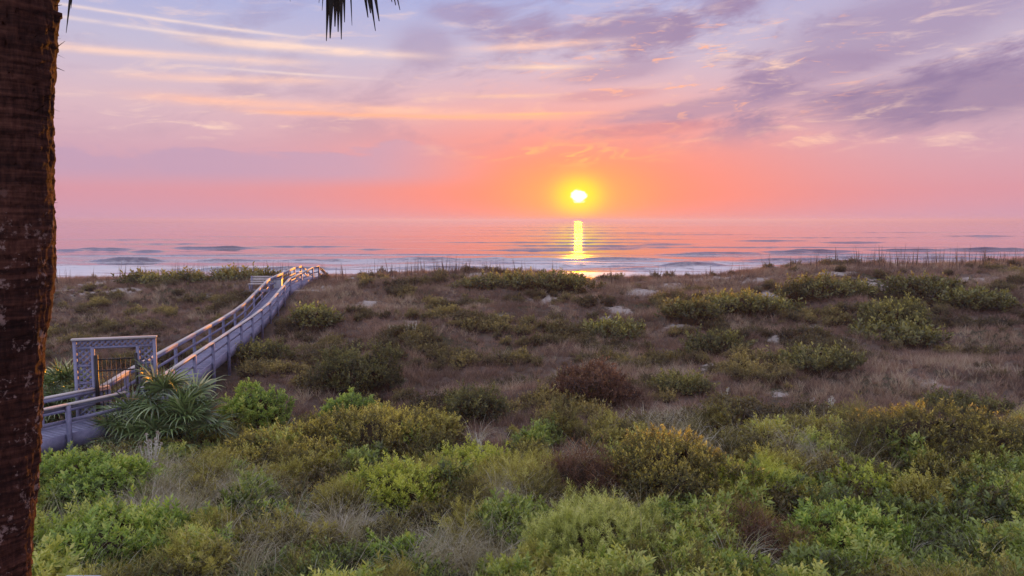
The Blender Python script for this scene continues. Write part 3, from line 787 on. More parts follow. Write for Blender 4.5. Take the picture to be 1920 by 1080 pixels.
# ------------------------------------------------------------------ fan palms
def fan(seed, elev, lp=0.8, L=0.62, nl=30, spread=2.2, droop=0.55, width=0.062, twist=0.0):
    """a fan frond: petiole leaves the origin along +Y at elevation elev, leaflets bend down under gravity"""
    r = np.random.RandomState(seed); g = Geo()
    d = np.array((0, math.cos(elev), math.sin(elev))); sd = np.array((1.0, 0, 0)); nr = np.cross(sd, d)
    pts = []
    p = np.zeros(3); dd = d.copy(); n = 6
    for i in range(n + 1):
        pts.append(p.copy()); p = p + dd * lp / n; dd = unit(dd + np.array((0, 0, -0.05 * droop)))
    for i in range(n):
        w = 0.011
        g.add([pts[i] - sd * w, pts[i] + sd * w, pts[i + 1] + sd * w, pts[i + 1] - sd * w], [(0, 1, 2, 3)], 0.45)
        g.add([pts[i] - nr * w, pts[i] + nr * w, pts[i + 1] + nr * w, pts[i + 1] - nr * w], [(0, 1, 2, 3)], 0.3)
    hub = pts[-1]; fd = unit(dd + np.array((0, 0, -0.15)) + sd * twist)
    fn = np.cross(sd, fd)
    for j in range(nl):
        a = (j / (nl - 1) - 0.5) * 2 * spread + r.uniform(-.04, .04)
        ld = unit(fd * math.cos(a) + sd * math.sin(a) + fn * (0.22 * abs(math.sin(a)) + r.uniform(-.06, .1)))
        ln = L * (1 - 0.22 * abs(a) / spread) * r.uniform(0.85, 1.1)
        segs = 5; q = hub.copy(); w0 = width * r.uniform(.85, 1.15)
        side = unit(np.cross(ld, fn)); t = np.clip(0.5 + r.uniform(-.3, .3), 0, 1)
        rows = []
        for s in range(segs + 1):
            f = s / segs
            w = w0 * (0.35 + 1.3 * f if f < 0.4 else (1 - f) * 1.35 + 0.05) * 0.8
            rows.append((q - side * w / 2, q + side * w / 2))
            q = q + ld * ln / segs
            ld = unit(ld + np.array((0, 0, -1)) * droop * (0.10 + 0.55 * f * f) * r.uniform(.7, 1.3))
        V = [x for rw in rows for x in rw]
        g.add(V, [(2 * s, 2 * s + 1, 2 * s + 3, 2 * s + 2) for s in range(segs)], t)
    return g
M_PALMETTO = leaf_mat('palmetto_leaves', [(0.0, G(.016, .032, .012)), (0.35, G(.045, .080, .030)), (0.7, G(.12, .18, .07)), (1.0, G(.40, .42, .22))], 0.25, spec=0.12, rough=0.35)
M_DRYFAN = leaf_mat('dry_palmetto_leaves', [(0.0, G(.09, .06, .03)), (0.5, G(.24, .16, .07)), (1.0, G(.45, .33, .17))], 0.25)
M_PALM = leaf_mat('palm_leaves', [(0.0, G(.010, .009, .008)), (0.6, G(.016, .014, .011)), (1.0, G(.03, .026, .02))], 0.05, spec=0.02)  # near black: backlit silhouette put into the leaf colour
FANS = {}
for e in (15, 35, 55, 75):
    FANS[e] = [fan(50 + e + i, math.radians(e), 0.62 + 0.12 * i, 0.84, 20, 2.1, 1.15, 0.085).mesh('frond', [M_PALMETTO]) for i in range(3)]
FANS['dry'] = [fan(9 + i, math.radians(40), 0.7, 0.6, 24, 1.9, 0.8).mesh('dry_frond', [M_DRYFAN]) for i in range(2)]
def palmetto(label, pos, heads, seed, n_each=17):
    t = thing('palmetto', label, 'palmetto', pos)
    r = np.random.RandomState(seed)
    for hi, (hx, hy, hz, s) in enumerate(heads):
        for j in range(n_each):
            e = [75, 55, 55, 35, 35, 15][j % 6] if j > 1 else 75
            key = 'dry' if r.rand() < 0.10 else e
            o = link('dry_frond' if key == 'dry' else 'frond', FANS[key][r.randint(len(FANS[key]))], t)
            o.location = (hx + r.uniform(-.08, .08), hy + r.uniform(-.08, .08), hz + r.uniform(-.15, .1) - (0.15 if key in (15, 'dry') else 0))
            o.rotation_euler = (r.uniform(-.12, .12), r.uniform(-.15, .15), j * 2.399 + r.uniform(-.3, .3))
            o.scale = (s * r.uniform(.85, 1.1),) * 3
        g = Geo()
        for q in range(6):
            a = q / 6 * 2 * math.pi; b = (q + 1) / 6 * 2 * math.pi
            g.add([(hx + .09 * math.cos(a), hy + .09 * math.sin(a), -0.3), (hx + .09 * math.cos(b), hy + .09 * math.sin(b), -0.3),
                   (hx + .07 * math.cos(b), hy + .07 * math.sin(b), hz + .05), (hx + .07 * math.cos(a), hy + .07 * math.sin(a), hz + .05)], [(0, 1, 2, 3)], 0.3)
        link('stem', g.mesh('stem', [M_CORE]), t)
c = on_ground(262, 868)
palmetto('large clump of green fan palmetto in front of the lattice gateway', (c[0], c[1] + 0.9, float(height(c[0], c[1] + 0.9))),
         [(-0.75, 0.2, 0.7, 1.05), (0.15, 0.45, 1.05, 1.15), (1.0, 0.15, 0.9, 1.1), (0.45, -0.6, 0.3, 1.0), (-0.4, -0.5, 0.25, 0.95), (1.35, -0.45, 0.35, 1.0), (-0.25, 0.7, 1.25, 0.95), (0.0, -0.1, 0.55, 1.0), (0.9, -0.3, 0.6, 1.0), (-1.1, -0.2, 0.3, 0.85)], 3, 14)
palmetto('fan palmetto half hidden behind the palm trunk left of the gateway', (-13.75, 22.75, 0.1), [(0, 0, 1.35, 0.95), (-0.6, 0.3, 1.3, 1.0), (0.1, -0.3, 0.8, .9), (-0.5, -0.2, .6, .9)], 8)

# ------------------------------------------------------------------ tall palm at the left
def bark_mat():
    m, k, out = mat_new('palm_bark')
    tc = k.node('ShaderNodeTexCoord'); sp = k.node('ShaderNodeSeparateXYZ'); k.l.new(tc.outputs['Object'], sp.inputs[0])
    x, y, z = sp.outputs
    ring = k.noise(k.xyz(k.mul(x, 3.0), k.mul(y, 3.0), k.mul(z, 42.0)), 1.0, 5.0, 0.65, 0.4)
    fib = k.noise(k.xyz(k.mul(x, 60.0), k.mul(y, 60.0), k.mul(z, 9.0)), 1.0, 5.0, 0.7)
    big = k.noise(k.xyz(x, y, k.mul(z, 0.9)), 2.6, 4.0, 0.6)
    f = k.add(k.mul(ring, 0.5), k.add(k.mul(fib, 0.3), k.mul(big, 0.25)))
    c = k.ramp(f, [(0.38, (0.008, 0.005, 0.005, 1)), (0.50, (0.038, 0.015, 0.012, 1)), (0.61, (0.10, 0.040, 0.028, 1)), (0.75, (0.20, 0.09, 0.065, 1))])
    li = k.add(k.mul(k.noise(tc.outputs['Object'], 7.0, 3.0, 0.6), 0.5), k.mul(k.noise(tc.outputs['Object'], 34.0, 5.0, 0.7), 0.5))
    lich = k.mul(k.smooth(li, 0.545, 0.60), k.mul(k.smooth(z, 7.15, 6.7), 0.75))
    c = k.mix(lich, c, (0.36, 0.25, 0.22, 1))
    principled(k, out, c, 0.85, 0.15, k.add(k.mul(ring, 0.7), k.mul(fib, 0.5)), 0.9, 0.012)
    return m
M_BARK = bark_mat()
TY = 3.5; TR = 0.185
EDGE = [(-150, 104), (0, 100), (60, 101), (130, 103), (250, 98), (330, 98), (470, 100), (560, 97), (640, 90), (700, 82), (790, 78), (870, 73), (960, 67), (1080, 58), (1250, 47)]
ez = [at_y(x, y, TY) for (y, x) in EDGE]
tz = np.array([p[2] for p in ez])[::-1]; tx = np.array([p[0] for p in ez])[::-1] - TR * 1.03 - 0.024
def trunk_x(z):
    lo = tx[0] + (z - tz[0]) * 0.018
    return np.where(z < tz[0], lo, np.interp(z, tz, tx))
palm = thing('palm_tree', 'tall cabbage palm with rough dark trunk filling the left edge', 'palm tree', (float(trunk_x(0.0)), TY, float(height(tx[0], TY))))
def build_trunk():
    zs = np.concatenate([np.arange(-0.3, 4.6, 0.06), np.arange(4.6, 9.6, 0.0075)])
    A = 150; th = np.linspace(0, 2 * math.pi, A, endpoint=False)
    Z, T = np.meshgrid(zs, th, indexing='ij')
    cx, sx = np.cos(T), np.sin(T)
    step = 0.075
    wob = Z + 0.14 * (fbm(cx * 2 + 3, sx * 2 + Z * 0.7, 4, 2) - 0.5)
    ph = (wob / step) % 1.0
    ring = (1 - ph) ** 2 * 0.006 * (0.3 + 1.2 * fbm(cx * 3 + 7, sx * 3 + Z * 3, 44, 2))
    rough = (fbm(T * 9, Z * 16, 14, 4) - 0.5) * 0.026 + (fbm(T * 30, Z * 12, 15, 2) - 0.5) * 0.007 + (fbm(cx * 1.5, sx * 1.5 + Z * 2.0, 16, 3) - 0.5) * 0.045
    boots = sstep(Z, 7.45, 7.65) * np.maximum(0, fbm(T * 2.2, Z * 6, 19, 2) - 0.45) * 0.10 * ((Z * 7.0) % 1.0)
    base = 0.05 * np.exp(-(Z / 0.5) ** 2)
    R = TR + ring + rough + boots + base
    ox = trunk_x(Z) - float(trunk_x(0.0))
    V = np.stack([ox + R * cx, R * sx, Z], -1).reshape(-1, 3)
    i = np.arange(len(zs) * A).reshape(len(zs), A)
    f = np.stack([i[:-1], np.roll(i, -1, 1)[:-1], np.roll(i, -1, 1)[1:], i[1:]], -1).reshape(-1, 4)
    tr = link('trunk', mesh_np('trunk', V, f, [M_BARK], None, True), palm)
    r = np.random.RandomState(2); g = Geo()
    for q in range(1500):
        z = r.uniform(4.8, 9.0); a = r.uniform(0, 2 * math.pi); L = r.uniform(.008, .032) * (2.0 if 7.3 < z < 7.9 else 1)
        p = np.array((float(trunk_x(z)) - float(trunk_x(0.0)) + (TR + .002) * math.cos(a), (TR + .002) * math.sin(a), z))
        d = unit((math.cos(a), math.sin(a), r.uniform(-.5, 1.2))); s = unit((-math.sin(a), math.cos(a), r.uniform(-.4, .4))) * r.uniform(.002, .007)
        g.add([p - s, p + s, p + d * L + s * .2, p + d * L - s * .2], [(0, 1, 2, 3)])
    fb = link('bark_fibre', g.mesh('bark_fibre', [M_BARK]), tr); fb['kind'] = 'stuff'
build_trunk()
def hang_frond(base, tips, name='frond', mat=None, w=0.02):
    """a drooping frond of the crown: hub at base, leaflets end at the given points (in world space)"""
    g = Geo(); b = np.array(base, float); o0 = np.array(palm.location)
    crown = np.array((float(trunk_x(9.4)), TY, 9.5))
    pts = [crown + (b - crown) * f + np.array((0, 0, 0.35 * math.sin(f * math.pi))) for f in np.linspace(0, 1, 9)]
    for i in range(8):
        s = np.array((0, 0.014, 0)); u = np.array((0.006, 0, 0.014))
        for q in (s, u): g.add([pts[i] - o0 - q, pts[i] - o0 + q, pts[i + 1] - o0 + q, pts[i + 1] - o0 - q], [(0, 1, 2, 3)], 0.4)
    for (tp, ww, sag) in tips:
        tp = np.array(tp, float); rows = []
        mid = (b + tp) / 2 + np.array((tp[0] - b[0], tp[1] - b[1], 0)) * sag + np.array((0, 0, 0.10))
        for s in range(9):
            f = s / 8
            p = b * (1 - f) ** 2 + 2 * mid * f * (1 - f) + tp * f * f
            wd = ww * (0.5 + 1.2 * f if f < .4 else (1 - f) * 1.6 + 0.06)
            sd = np.array((0.85, 0.5, 0)) * wd * 1.5
            rows += [p - o0 - sd, p - o0 + sd]
        g.add(rows, [(2 * s, 2 * s + 1, 2 * s + 3, 2 * s + 2) for s in range(8)], 0.4)
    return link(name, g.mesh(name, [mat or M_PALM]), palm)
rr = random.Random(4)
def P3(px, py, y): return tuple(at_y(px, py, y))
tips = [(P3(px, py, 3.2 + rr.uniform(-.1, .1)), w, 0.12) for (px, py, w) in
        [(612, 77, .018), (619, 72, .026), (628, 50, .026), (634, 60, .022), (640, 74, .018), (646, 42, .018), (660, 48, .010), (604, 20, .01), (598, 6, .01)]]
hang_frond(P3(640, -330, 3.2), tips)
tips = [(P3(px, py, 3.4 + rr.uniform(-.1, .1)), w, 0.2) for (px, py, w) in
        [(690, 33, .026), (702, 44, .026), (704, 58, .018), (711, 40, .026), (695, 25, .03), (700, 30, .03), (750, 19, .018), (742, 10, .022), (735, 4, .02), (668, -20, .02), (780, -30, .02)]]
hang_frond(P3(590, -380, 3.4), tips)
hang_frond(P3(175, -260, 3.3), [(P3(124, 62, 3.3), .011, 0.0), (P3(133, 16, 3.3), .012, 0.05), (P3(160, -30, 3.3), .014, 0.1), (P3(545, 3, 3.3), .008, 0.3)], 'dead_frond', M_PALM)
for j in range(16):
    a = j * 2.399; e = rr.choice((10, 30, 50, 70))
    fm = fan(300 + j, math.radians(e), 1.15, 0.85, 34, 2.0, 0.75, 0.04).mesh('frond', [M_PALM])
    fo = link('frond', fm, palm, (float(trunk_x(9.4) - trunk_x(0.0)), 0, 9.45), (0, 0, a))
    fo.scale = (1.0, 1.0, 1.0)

# ------------------------------------------------------------------ small things
c = on_ground(190, 850)
hood = thing('path_light', 'small pale grey rounded hood peeking out left of the fan palmetto', 'light', (c[0], c[1] + 0.3, c[2]))
g = Geo(); A = 16
prof = [(0.0, 0.80), (0.10, 0.79), (0.19, 0.73), (0.235, 0.62), (0.24, 0.58), (0.05, 0.57), (0.05, -0.1)]
for (r0, z0), (r1, z1) in zip(prof[:-1], prof[1:]):
    for i in range(A):
        a, b = i / A * 2 * math.pi, (i + 1) / A * 2 * math.pi
        g.add([(r0 * math.cos(a), r0 * math.sin(a), z0), (r0 * math.cos(b), r0 * math.sin(b), z0), (r1 * math.cos(b), r1 * math.sin(b), z1), (r1 * math.cos(a), r1 * math.sin(a), z1)], [(0, 1, 2, 3)])
link('hood', g.mesh('hood', [M_GREY], True), hood)
c = at_z(157, 1079, 1.0)
ub = thing('utility_box', 'pale blue flat lid at the bottom edge right of the palm trunk', 'utility box', (c[0], c[1] - 0.28, 0))
beam_obj('box_body', (0, 0, 0), (0, 0, 0.96), 0.5, 0.5, M_GREY, ub, up=(0, 1, 0)); beam_obj('lid', (0, 0, 0.96), (0, 0, 1.0), 0.58, 0.58, M_LID, ub, up=(0, 1, 0))

M_THIS = leaf_mat('thistle_leaves', [(0.0, G(.20, .22, .17)), (0.6, G(.42, .43, .37)), (1.0, G(.62, .60, .55))], 0.3)
M_HEAD = leaf_mat('thistle_heads', [(0.0, G(.35, .24, .18)), (1.0, G(.70, .58, .50))], 0.3)
def thistle(label, px, py, h, stems, seed, d_off=0.0):
    r = np.random.RandomState(seed); c = on_ground(px, py)
    t = thing('thistle', label, 'thistle', tuple(c), 0, 'pale thistles in the dunes')
    g = Geo()
    for s in range(stems):
        a = r.uniform(0, 6.28); lean = r.uniform(.05, .35); hh = h * r.uniform(.65, 1.0)
        top = np.array((math.cos(a) * lean * hh, math.sin(a) * lean * hh, hh)); b = np.array((r.uniform(-.06, .06), r.uniform(-.06, .06), -.05))
        beam(g, b, top, .014, .014, (0.3, 1, 0.1))
        for i in range(int(hh * 26)):
            f = r.uniform(.15, .97); p = b + (top - b) * f; q = r.uniform(0, 6.28)
            d = unit((math.cos(q), math.sin(q), r.uniform(-.1, .9))); leaf(g, p, d, unit(r.normal(size=3)), r.uniform(.05, .13), .03, r.rand())
        hd = Geo()
        for i in range(26):
            d = unit(r.normal(size=3) + (0, 0, .5)); leaf(hd, top, d, unit(r.normal(size=3)), r.uniform(.04, .065), .022, r.rand())
        link('flower_head', hd.mesh('flower_head', [M_HEAD]), t)
    link('stalk', g.mesh('stalk', [M_THIS]), t)
thistle('pale many-headed thistle in front of the fan palmetto', 285, 905, 1.35, 10, 1)
thistle('pale upright thistle spike behind the low yellow-green bush in the centre', 902, 862, 0.75, 3, 2)
thistle('white thistle in the dry grass left of the russet bush', 1040, 792, 0.5, 5, 3)
thistle('single white thistle stalk right of the sun line', 1357, 762, 0.7, 2, 4)
thistle('pale thistle just left of the brightest white thistle clump', 1521, 782, 0.75, 3, 5)
thistle('bright white thistle clump in the right dry grass', 1553, 782, 0.75, 7, 6)
thistle('right one of three small thistles in the dry grass right of the boardwalk', 775, 628, 0.7, 3, 7)
thistle('middle one of three small thistles in the dry grass right of the boardwalk', 762, 630, 0.7, 3, 8)
thistle('left one of three small thistles in the dry grass right of the boardwalk', 733, 632, 0.7, 3, 9)
thistle('small pale thistle in front of the dark low bush at far right', 1735, 760, 0.5, 3, 10)

# ------------------------------------------------------------------ ground cover (uncountable): instanced tufts
def blades(seed, n, h0, h1, w, spread, bend, segs=3, t0=0.0, t1=1.0, r0=0.08):
    r = np.random.RandomState(seed); g = Geo()
    for i in range(n):
        a = r.uniform(0, 6.283); rr_ = r0 * math.sqrt(r.rand()); L = r.uniform(h0, h1)
        p = np.array((rr_ * math.cos(a), rr_ * math.sin(a), -0.03)); a2 = a + r.uniform(-.7, .7)
        d = unit((math.cos(a2) * spread * r.uniform(.3, 1.2), math.sin(a2) * spread * r.uniform(.3, 1.2), 1.0))
        q = r.uniform(0, 6.28); side = np.array((math.cos(q), math.sin(q), 0)) * w / 2
        bd = bend * r.uniform(.4, 1.5); rows = []
        for s in range(segs + 1):
            f = s / segs; k = (1 - f * 0.88)
            rows += [p - side * k, p + side * k]
            p = p + d * L / segs
            d = unit(d + np.array((math.cos(a2) * .35, math.sin(a2) * .35, -0.5)) * bd * (0.5 + f))
        g.add(rows, [(2 * s, 2 * s + 1, 2 * s + 3, 2 * s + 2) for s in range(segs)], r.uniform(t0, t1))
    return g
def clump(seed, kind, n, rad, h, ls=1.0):
    rs = np.random.RandomState(seed)
    a = rs.rand(n) * 6.283; q = np.sqrt(rs.rand(n)) * rad
    P = np.stack([q * np.cos(a), q * np.sin(a), h * rs.rand(n) * (1 - (q / rad) ** 2) - 0.02], -1)
    Dr = np.stack([np.cos(a) * q / rad * .8, np.sin(a) * q / rad * .8, np.ones(n)], -1) + rs.normal(size=(n, 3)) * .25
    return place_sprigs(kind, P, Dr, ls * rs.uniform(.7, 1.25, n), rs.uniform(-.2, .2, n), rs)
def mesh_clump(name, arr, mat): return mesh_np(name, arr[0], arr[1], [mat], {'t': arr[2]})
MI = {
 'dry': leaf_mat('dry_grass', [(0.0, G(.070, .042, .034)), (0.4, G(.155, .105, .085)), (0.7, G(.25, .18, .145)), (1.0, G(.36, .28, .22))], 0.3, True),
 'mauve': leaf_mat('dry_stems', [(0.0, G(.055, .034, .030)), (0.5, G(.125, .080, .070)), (1.0, G(.22, .15, .13))], 0.3, True),
 'reed': leaf_mat('pale_grass', [(0.0, G(.13, .12, .07)), (0.5, G(.28, .26, .17)), (1.0, G(.48, .43, .31))], 0.35, True),
 'ggrass': leaf_mat('green_grass', [(0.0, G(.05, .09, .035)), (0.5, G(.12, .18, .075)), (1.0, G(.27, .30, .15))], 0.35, True),
 'scrub': leaf_mat('scrub_leaves', [(0.0, G(.024, .017, .011)), (0.4, G(.055, .046, .022)), (0.7, G(.10, .088, .034)), (1.0, G(.20, .165, .055))], 0.35, True),
 'fgreen': leaf_mat('cover_leaves', [(0.0, G(.016, .020, .009)), (0.3, G(.062, .085, .024)), (0.6, G(.155, .215, .048)), (1.0, G(.34, .37, .085))], 0.4, True),
 'folive': leaf_mat('cover_olive_leaves', [(0.0, G(.024, .020, .010)), (0.35, G(.090, .085, .026)), (0.65, G(.20, .19, .045)), (1.0, G(.42, .36, .08))], 0.4, True),
 'oat': leaf_mat('sea_oat_stems', [(0.0, G(.03, .02, .016)), (1.0, G(.09, .06, .045))], 0.15, True),
}
def protos(name, meshes):
    c = bpy.data.collections.new(name)
    for i, me in enumerate(meshes): c.objects.link(bpy.data.objects.new('%s_%02d' % (name, i), me))
    return c
def scatter(name, label, cat, coll, nproto, X, Y, scale, tint, seed, tilt=0.15, zoff=0.0):
    r = np.random.RandomState(seed); n = len(X)
    me = bpy.data.meshes.new(name); me.vertices.add(n)
    co = np.stack([X, Y, height(X, Y) + zoff], -1).astype(np.float32); me.vertices.foreach_set('co', co.ravel())
    def at(nm, ty, fld, v): a = me.attributes.new(nm, ty, 'POINT'); a.data.foreach_set(fld, v)
    rot = np.stack([r.normal(size=n) * tilt, r.normal(size=n) * tilt, r.rand(n) * 6.283], -1).astype(np.float32)
    at('rot', 'FLOAT_VECTOR', 'vector', rot.ravel()); at('scl', 'FLOAT', 'value', scale.astype(np.float32))
    at('pid', 'INT', 'value', r.randint(0, nproto, n).astype(np.int32)); at('tint', 'FLOAT', 'value', np.clip(tint, 0, 1).astype(np.float32))
    o = link(name, me)
    ng = bpy.data.node_groups.new(name, 'GeometryNodeTree')
    ng.interface.new_socket('Geometry', in_out='INPUT', socket_type='NodeSocketGeometry'); ng.interface.new_socket('Geometry', in_out='OUTPUT', socket_type='NodeSocketGeometry')
    N, L = ng.nodes, ng.links
    gi = N.new('NodeGroupInput'); go = N.new('NodeGroupOutput'); ip = N.new('GeometryNodeInstanceOnPoints'); ci = N.new('GeometryNodeCollectionInfo')
    ci.inputs[0].default_value = coll; ci.inputs[1].default_value = True; ci.inputs[2].default_value = True
    def na(nm, ty):
        q = N.new('GeometryNodeInputNamedAttribute'); q.data_type = ty; q.inputs[0].default_value = nm; return q.outputs[0]
    L.new(gi.outputs[0], ip.inputs['Points']); L.new(ci.outputs[0], ip.inputs['Instance']); ip.inputs['Pick Instance'].default_value = True
    L.new(na('pid', 'INT'), ip.inputs['Instance Index']); L.new(na('rot', 'FLOAT_VECTOR'), ip.inputs['Rotation']); L.new(na('scl', 'FLOAT'), ip.inputs['Scale'])
    L.new(ip.outputs[0], go.inputs[0])
    md = o.modifiers.new('scatter', 'NODES'); md.node_group = ng
    tag(o, label, cat, kind='stuff')
    return o
def pts(n, y0, y1, seed, half=0.80, fn=None, walk=True):
    r = np.random.RandomState(seed)
    y = np.sqrt(r.uniform(y0 ** 2, y1 ** 2, n)); x = r.uniform(-half, half, n) * y
    p = np.ones(n)
    if fn is not None: p = fn(x, y)
    k = r.rand(n) < p
    if walk:   # keep the plants out from under the decks
        xr = -11.1 - 0.152 * (y - 21.9)
        k &= ~((y > 21.5) & (y < 54) & (x > xr - 1.6) & (x < xr + 0.55)); k &= ~((y > 54) & (x > -17.4) & (x < -15.5))
        k &= ~((y < 21.8) & (y > 15) & (np.abs((x + 11.35) * 0.866 - (y - 21.55) * 0.5 + 0.59) < 0.75) & (x < -10.5))
    return x[k], y[k], r
nosand = lambda x, y: 1 - 0.86 * sand_mask(x, y)

c_dry = protos('dry_tuft', [blades(i, 34, .28, .58, .009, .55, .45).mesh('dry_tuft', [MI['dry']]) for i in range(5)])
c_mau = protos('stem_tuft', [blades(40 + i, 40, .16, .42, .008, .9, .30, 2).mesh('stem_tuft', [MI['mauve']]) for i in range(5)])
def mound(seed, kind, rx, ry, h, dens, ls, mat):
    """a small ragged cushion: sprigs on a lumpy dome plus its dark shaded core, one mesh"""
    MF['_'] = mat
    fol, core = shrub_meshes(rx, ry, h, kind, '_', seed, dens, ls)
    nv, nc = len(fol.vertices), len(core.vertices)
    a = np.empty(nv * 3, np.float32); fol.vertices.foreach_get('co', a); b = np.empty(nc * 3, np.float32); core.vertices.foreach_get('co', b)
    fa = np.empty(len(fol.loops), np.int32); fol.loops.foreach_get('vertex_index', fa); fb = np.empty(len(core.loops), np.int32); core.loops.foreach_get('vertex_index', fb)
    t = np.zeros(nv + nc, np.float32); tt = np.empty(nv, np.float32); fol.attributes['t'].data.foreach_get('value', tt); t[:nv] = tt
    F4 = np.concatenate([fa.reshape(-1, 4), fb.reshape(-1, 4) + nv])
    return mesh_np('mound', np.concatenate([a.reshape(-1, 3), b.reshape(-1, 3)]), F4, [mat, M_CORE], {'t': t}, False, np.concatenate([np.zeros(len(fa) // 4), np.ones(len(fb) // 4)]))
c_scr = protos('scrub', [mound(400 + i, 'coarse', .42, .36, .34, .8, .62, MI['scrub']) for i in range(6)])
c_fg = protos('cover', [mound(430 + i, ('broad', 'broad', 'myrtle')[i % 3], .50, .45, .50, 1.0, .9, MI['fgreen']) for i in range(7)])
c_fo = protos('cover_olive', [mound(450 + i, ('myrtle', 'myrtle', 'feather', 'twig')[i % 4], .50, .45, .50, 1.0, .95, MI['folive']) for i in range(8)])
c_reed = protos('arching_tuft', [blades(70 + i, 60, .5, 1.05, .013, .55, .55, 6, r0=.12).mesh('arching_tuft', [MI['reed']]) for i in range(4)])
c_gg = protos('green_tuft', [blades(80 + i, 44, .4, .9, .012, .6, .6, 6, r0=.14).mesh('green_tuft', [MI['ggrass']]) for i in range(4)])
c_oat = protos('sea_oat', [blades(90 + i, 3, .9, 1.7, .055, .10, .06, 4, r0=.15).mesh('sea_oat', [MI['oat']]) for i in range(5)])

def d_dry(x, y): return (1 - .5 * sstep(-x / y, .295, .33)) * np.clip(0.25 + 1.3 * sstep(fbm(x / 3.5, y / 3.5, 61, 3), .35, .62), 0, 1) * nosand(x, y)
x, y, r = pts(30000, 16, 66, 1, fn=lambda x, y: d_dry(x, y) * sstep(y + 2.5 * fbm(x / 2.5, y / 2.5, 81, 2), 18.5, 21))
scatter('dry_grass', 'dry tan and mauve grass covering the dune field', 'grass', c_dry, 5, x, y, r.uniform(.5, 1.3, len(x)), fbm(x / 2.6, y / 2.6, 70, 3) * 2.4 - .7 + r.uniform(-.15, .15, len(x)), 11)
x, y, r = pts(36000, 15, 66, 2, fn=lambda x, y: nosand(x, y) * (.12 + .88 * sstep(y, 18.5, 22)))
scatter('dry_stems', 'low brown dry stems between the dune bushes', 'dry stems', c_mau, 5, x, y, r.uniform(.6, 1.3, len(x)), fbm(x / 2.2, y / 2.2, 71, 3) * 2.4 - .7 + r.uniform(-.2, .2, len(x)), 12)
def left_hollow(x, y): return sstep(-x / y, .295, .33) * sstep(y, 24, 28) * (1 - sstep(y, 54, 58)) * (.35 + .65 * sstep(fbm(x / 2, y / 2, 88, 3), .4, .6))
def d_scr(x, y): return (sstep(fbm(x / 2.6, y / 2.2, 62, 3), .55, .66) + .06) * nosand(x, y) * (1 - .85 * sstep(y, 53, 57)) + .45 * left_hollow(x, y)
x, y, r = pts(9500, 17, 65, 3, fn=d_scr)
scatter('low_scrub', 'low olive scrub patches across the dune slope', 'scrub', c_scr, 6, x, y, r.uniform(.4, .9, len(x)) * (.6 + .9 * sstep(fbm(x / 2.6, y / 2.2, 62, 3), .50, .68)), fbm(x / 3, y / 3, 72, 3) * 2.2 - .65 + .12 * left_hollow(x, y) + r.uniform(-.15, .15, len(x)), 13, .25)
GR = [(235, 905, .8, 20), (300, 950, 1.1, 24), (345, 985, .9, 12), (475, 1060, .9, 14), (960, 960, .8, 10), (850, 1065, 1.0, 14), (1560, 890, .9, 8), (1290, 860, 1.0, 7), (1480, 850, 1.3, 9),
      (420, 940, .9, 8), (680, 1040, .8, 8), (930, 1075, .8, 8), (1250, 820, 1.6, 10), (210, 860, .7, 6), (250, 1010, .8, 7), (640, 1000, .6, 5), (1600, 830, 1.3, 6)]
CLEAR = [(on_ground(px, py), rad) for (px, py, rad, n) in GR] + [(on_ground(px, py), 1.15) for (px, py) in ((285, 905), (275, 930), (570, 950), (902, 862), (1040, 792), (190, 850), (555, 940), (545, 965), (1672, 890), (300, 890), (150, 868))]
def keep_clear(x, y):
    p = np.ones_like(x)
    for c, rad in CLEAR:
        dy = y - c[1]; ry = np.where(dy < 0, 1.15, 0.7)
        p = p * (1 - np.exp(-(((x - c[0]) / (rad * .75)) ** 2 + (dy / ry) ** 2) ** 2))
    return p
def fg_zone(y, a=19.5, b=23.0): return 1 - sstep(y, a, b)
def d_fg(x, y): return fg_zone(y) * sstep(fbm(x / 2.0, y / 2.0, 63, 3) + .18 * sstep(-x, 5, 8) - .05, .42, .60) * nosand(x, y) * keep_clear(x, y)
x, y, r = pts(1900, 9.5, 23, 4, fn=d_fg)
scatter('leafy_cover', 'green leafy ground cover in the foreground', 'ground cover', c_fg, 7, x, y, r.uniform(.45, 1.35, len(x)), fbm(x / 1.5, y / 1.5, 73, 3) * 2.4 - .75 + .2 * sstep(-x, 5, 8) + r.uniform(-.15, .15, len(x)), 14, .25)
def d_fo(x, y): return fg_zone(y, 19, 25) * (sstep(fbm(x / 1.8 + 9, y / 1.8, 64, 3), .42, .58) + .1) * nosand(x, y) * (1 - .7 * sstep(-x, 6, 9)) * keep_clear(x, y)
x, y, r = pts(1700, 9.5, 25, 5, fn=d_fo)
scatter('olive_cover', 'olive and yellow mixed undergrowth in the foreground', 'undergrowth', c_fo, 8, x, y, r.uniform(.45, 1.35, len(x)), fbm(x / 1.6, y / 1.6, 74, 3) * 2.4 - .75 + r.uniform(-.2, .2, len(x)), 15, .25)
rs = np.random.RandomState(77); gx, gy = [], []
for (px, py, rad, n) in GR:
    c = on_ground(px, py)
    for i in range(int(n * 2.6)):
        gx.append(c[0] + rs.normal() * rad * .55); gy.append(c[1] + rs.normal() * rad * .5 + .2)
x, y, r = pts(700, 9.5, 22, 6, fn=lambda x, y: 0.5 * nosand(x, y))
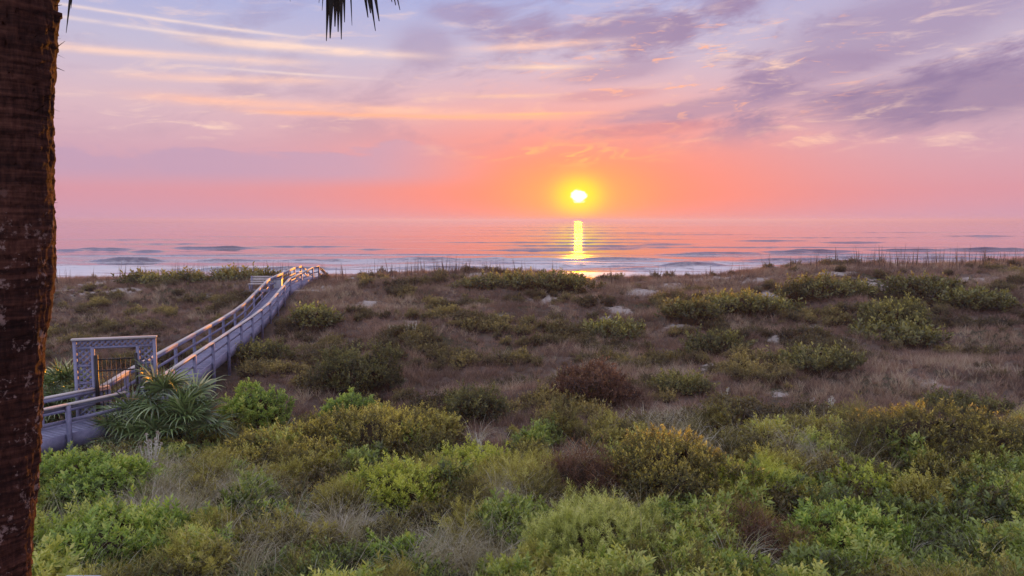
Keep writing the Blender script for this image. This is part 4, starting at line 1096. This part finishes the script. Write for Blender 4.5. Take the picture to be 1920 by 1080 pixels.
gx = np.concatenate([gx, x]); gy = np.concatenate([gy, y])
scatter('arching_grass', 'pale arching grass tufts in the foreground', 'grass', c_reed, 4, gx, gy, rs.uniform(.8, 1.4, len(gx)), rs.uniform(.1, .9, len(gx)), 16)
x, y, r = pts(900, 9.5, 19, 7, fn=lambda x, y: (.25 + .75 * sstep(-x, 3, 7)) * fg_zone(y, 17, 20))
scatter('green_grass', 'green arching grass in the lower left foreground', 'grass', c_gg, 4, x, y, r.uniform(.8, 1.4, len(x)), r.uniform(0, 1, len(x)), 17)
def d_oat(x, y):
    px = x / y * F + 960
    k = .10 + .9 * np.exp(-((px - 840) / 90) ** 2) + .55 * np.exp(-((px - 480) / 170) ** 2) + .75 * np.exp(-((px - 1720) / 150) ** 2) + .2 * (px > 1500)
    return np.clip(k, 0, 1) * (1 - .8 * np.exp(-((px - 1170) / 90) ** 2))
x, y, r = pts(1100, 57.5, 62.0, 8, fn=d_oat)
scatter('sea_oats', 'thin sea oat stalks standing along the dune crest', 'sea oats', c_oat, 5, x, y, r.uniform(.6, 1.15, len(x)), r.uniform(0, 1, len(x)), 18, .07)
x, y, r = pts(5000, 55, 63, 9, fn=lambda x, y: sstep(fbm(x / 2, y / 2, 66, 3), .3, .6))
scatter('crest_grass', 'short dark grass fringe along the dune crest', 'grass', c_dry, 5, x, y, r.uniform(.5, 1.0, len(x)), r.uniform(0, .5, len(x)), 19)

# ------------------------------------------------------------------ morning haze over dunes and sea
def haze(density, g):
    m, k, out = mat_new('haze_air')
    v = k.node('ShaderNodeVolumePrincipled'); v.inputs['Color'].default_value = (0.64, 0.62, 0.90, 1)
    v.inputs['Density'].default_value = density; v.inputs['Anisotropy'].default_value = g
    k.l.new(v.outputs[0], out.inputs['Volume'])
    g_ = Geo(); beam(g_, (0, -200, 4.9), (0, 45000, 4.9), 90000, 17.8)
    o = link('haze', g_.mesh('haze', [m])); o['kind'] = 'stuff'; o['label'] = 'pale morning haze over the dunes and sea'; o['category'] = 'haze'
haze(0.00042, 0.40)
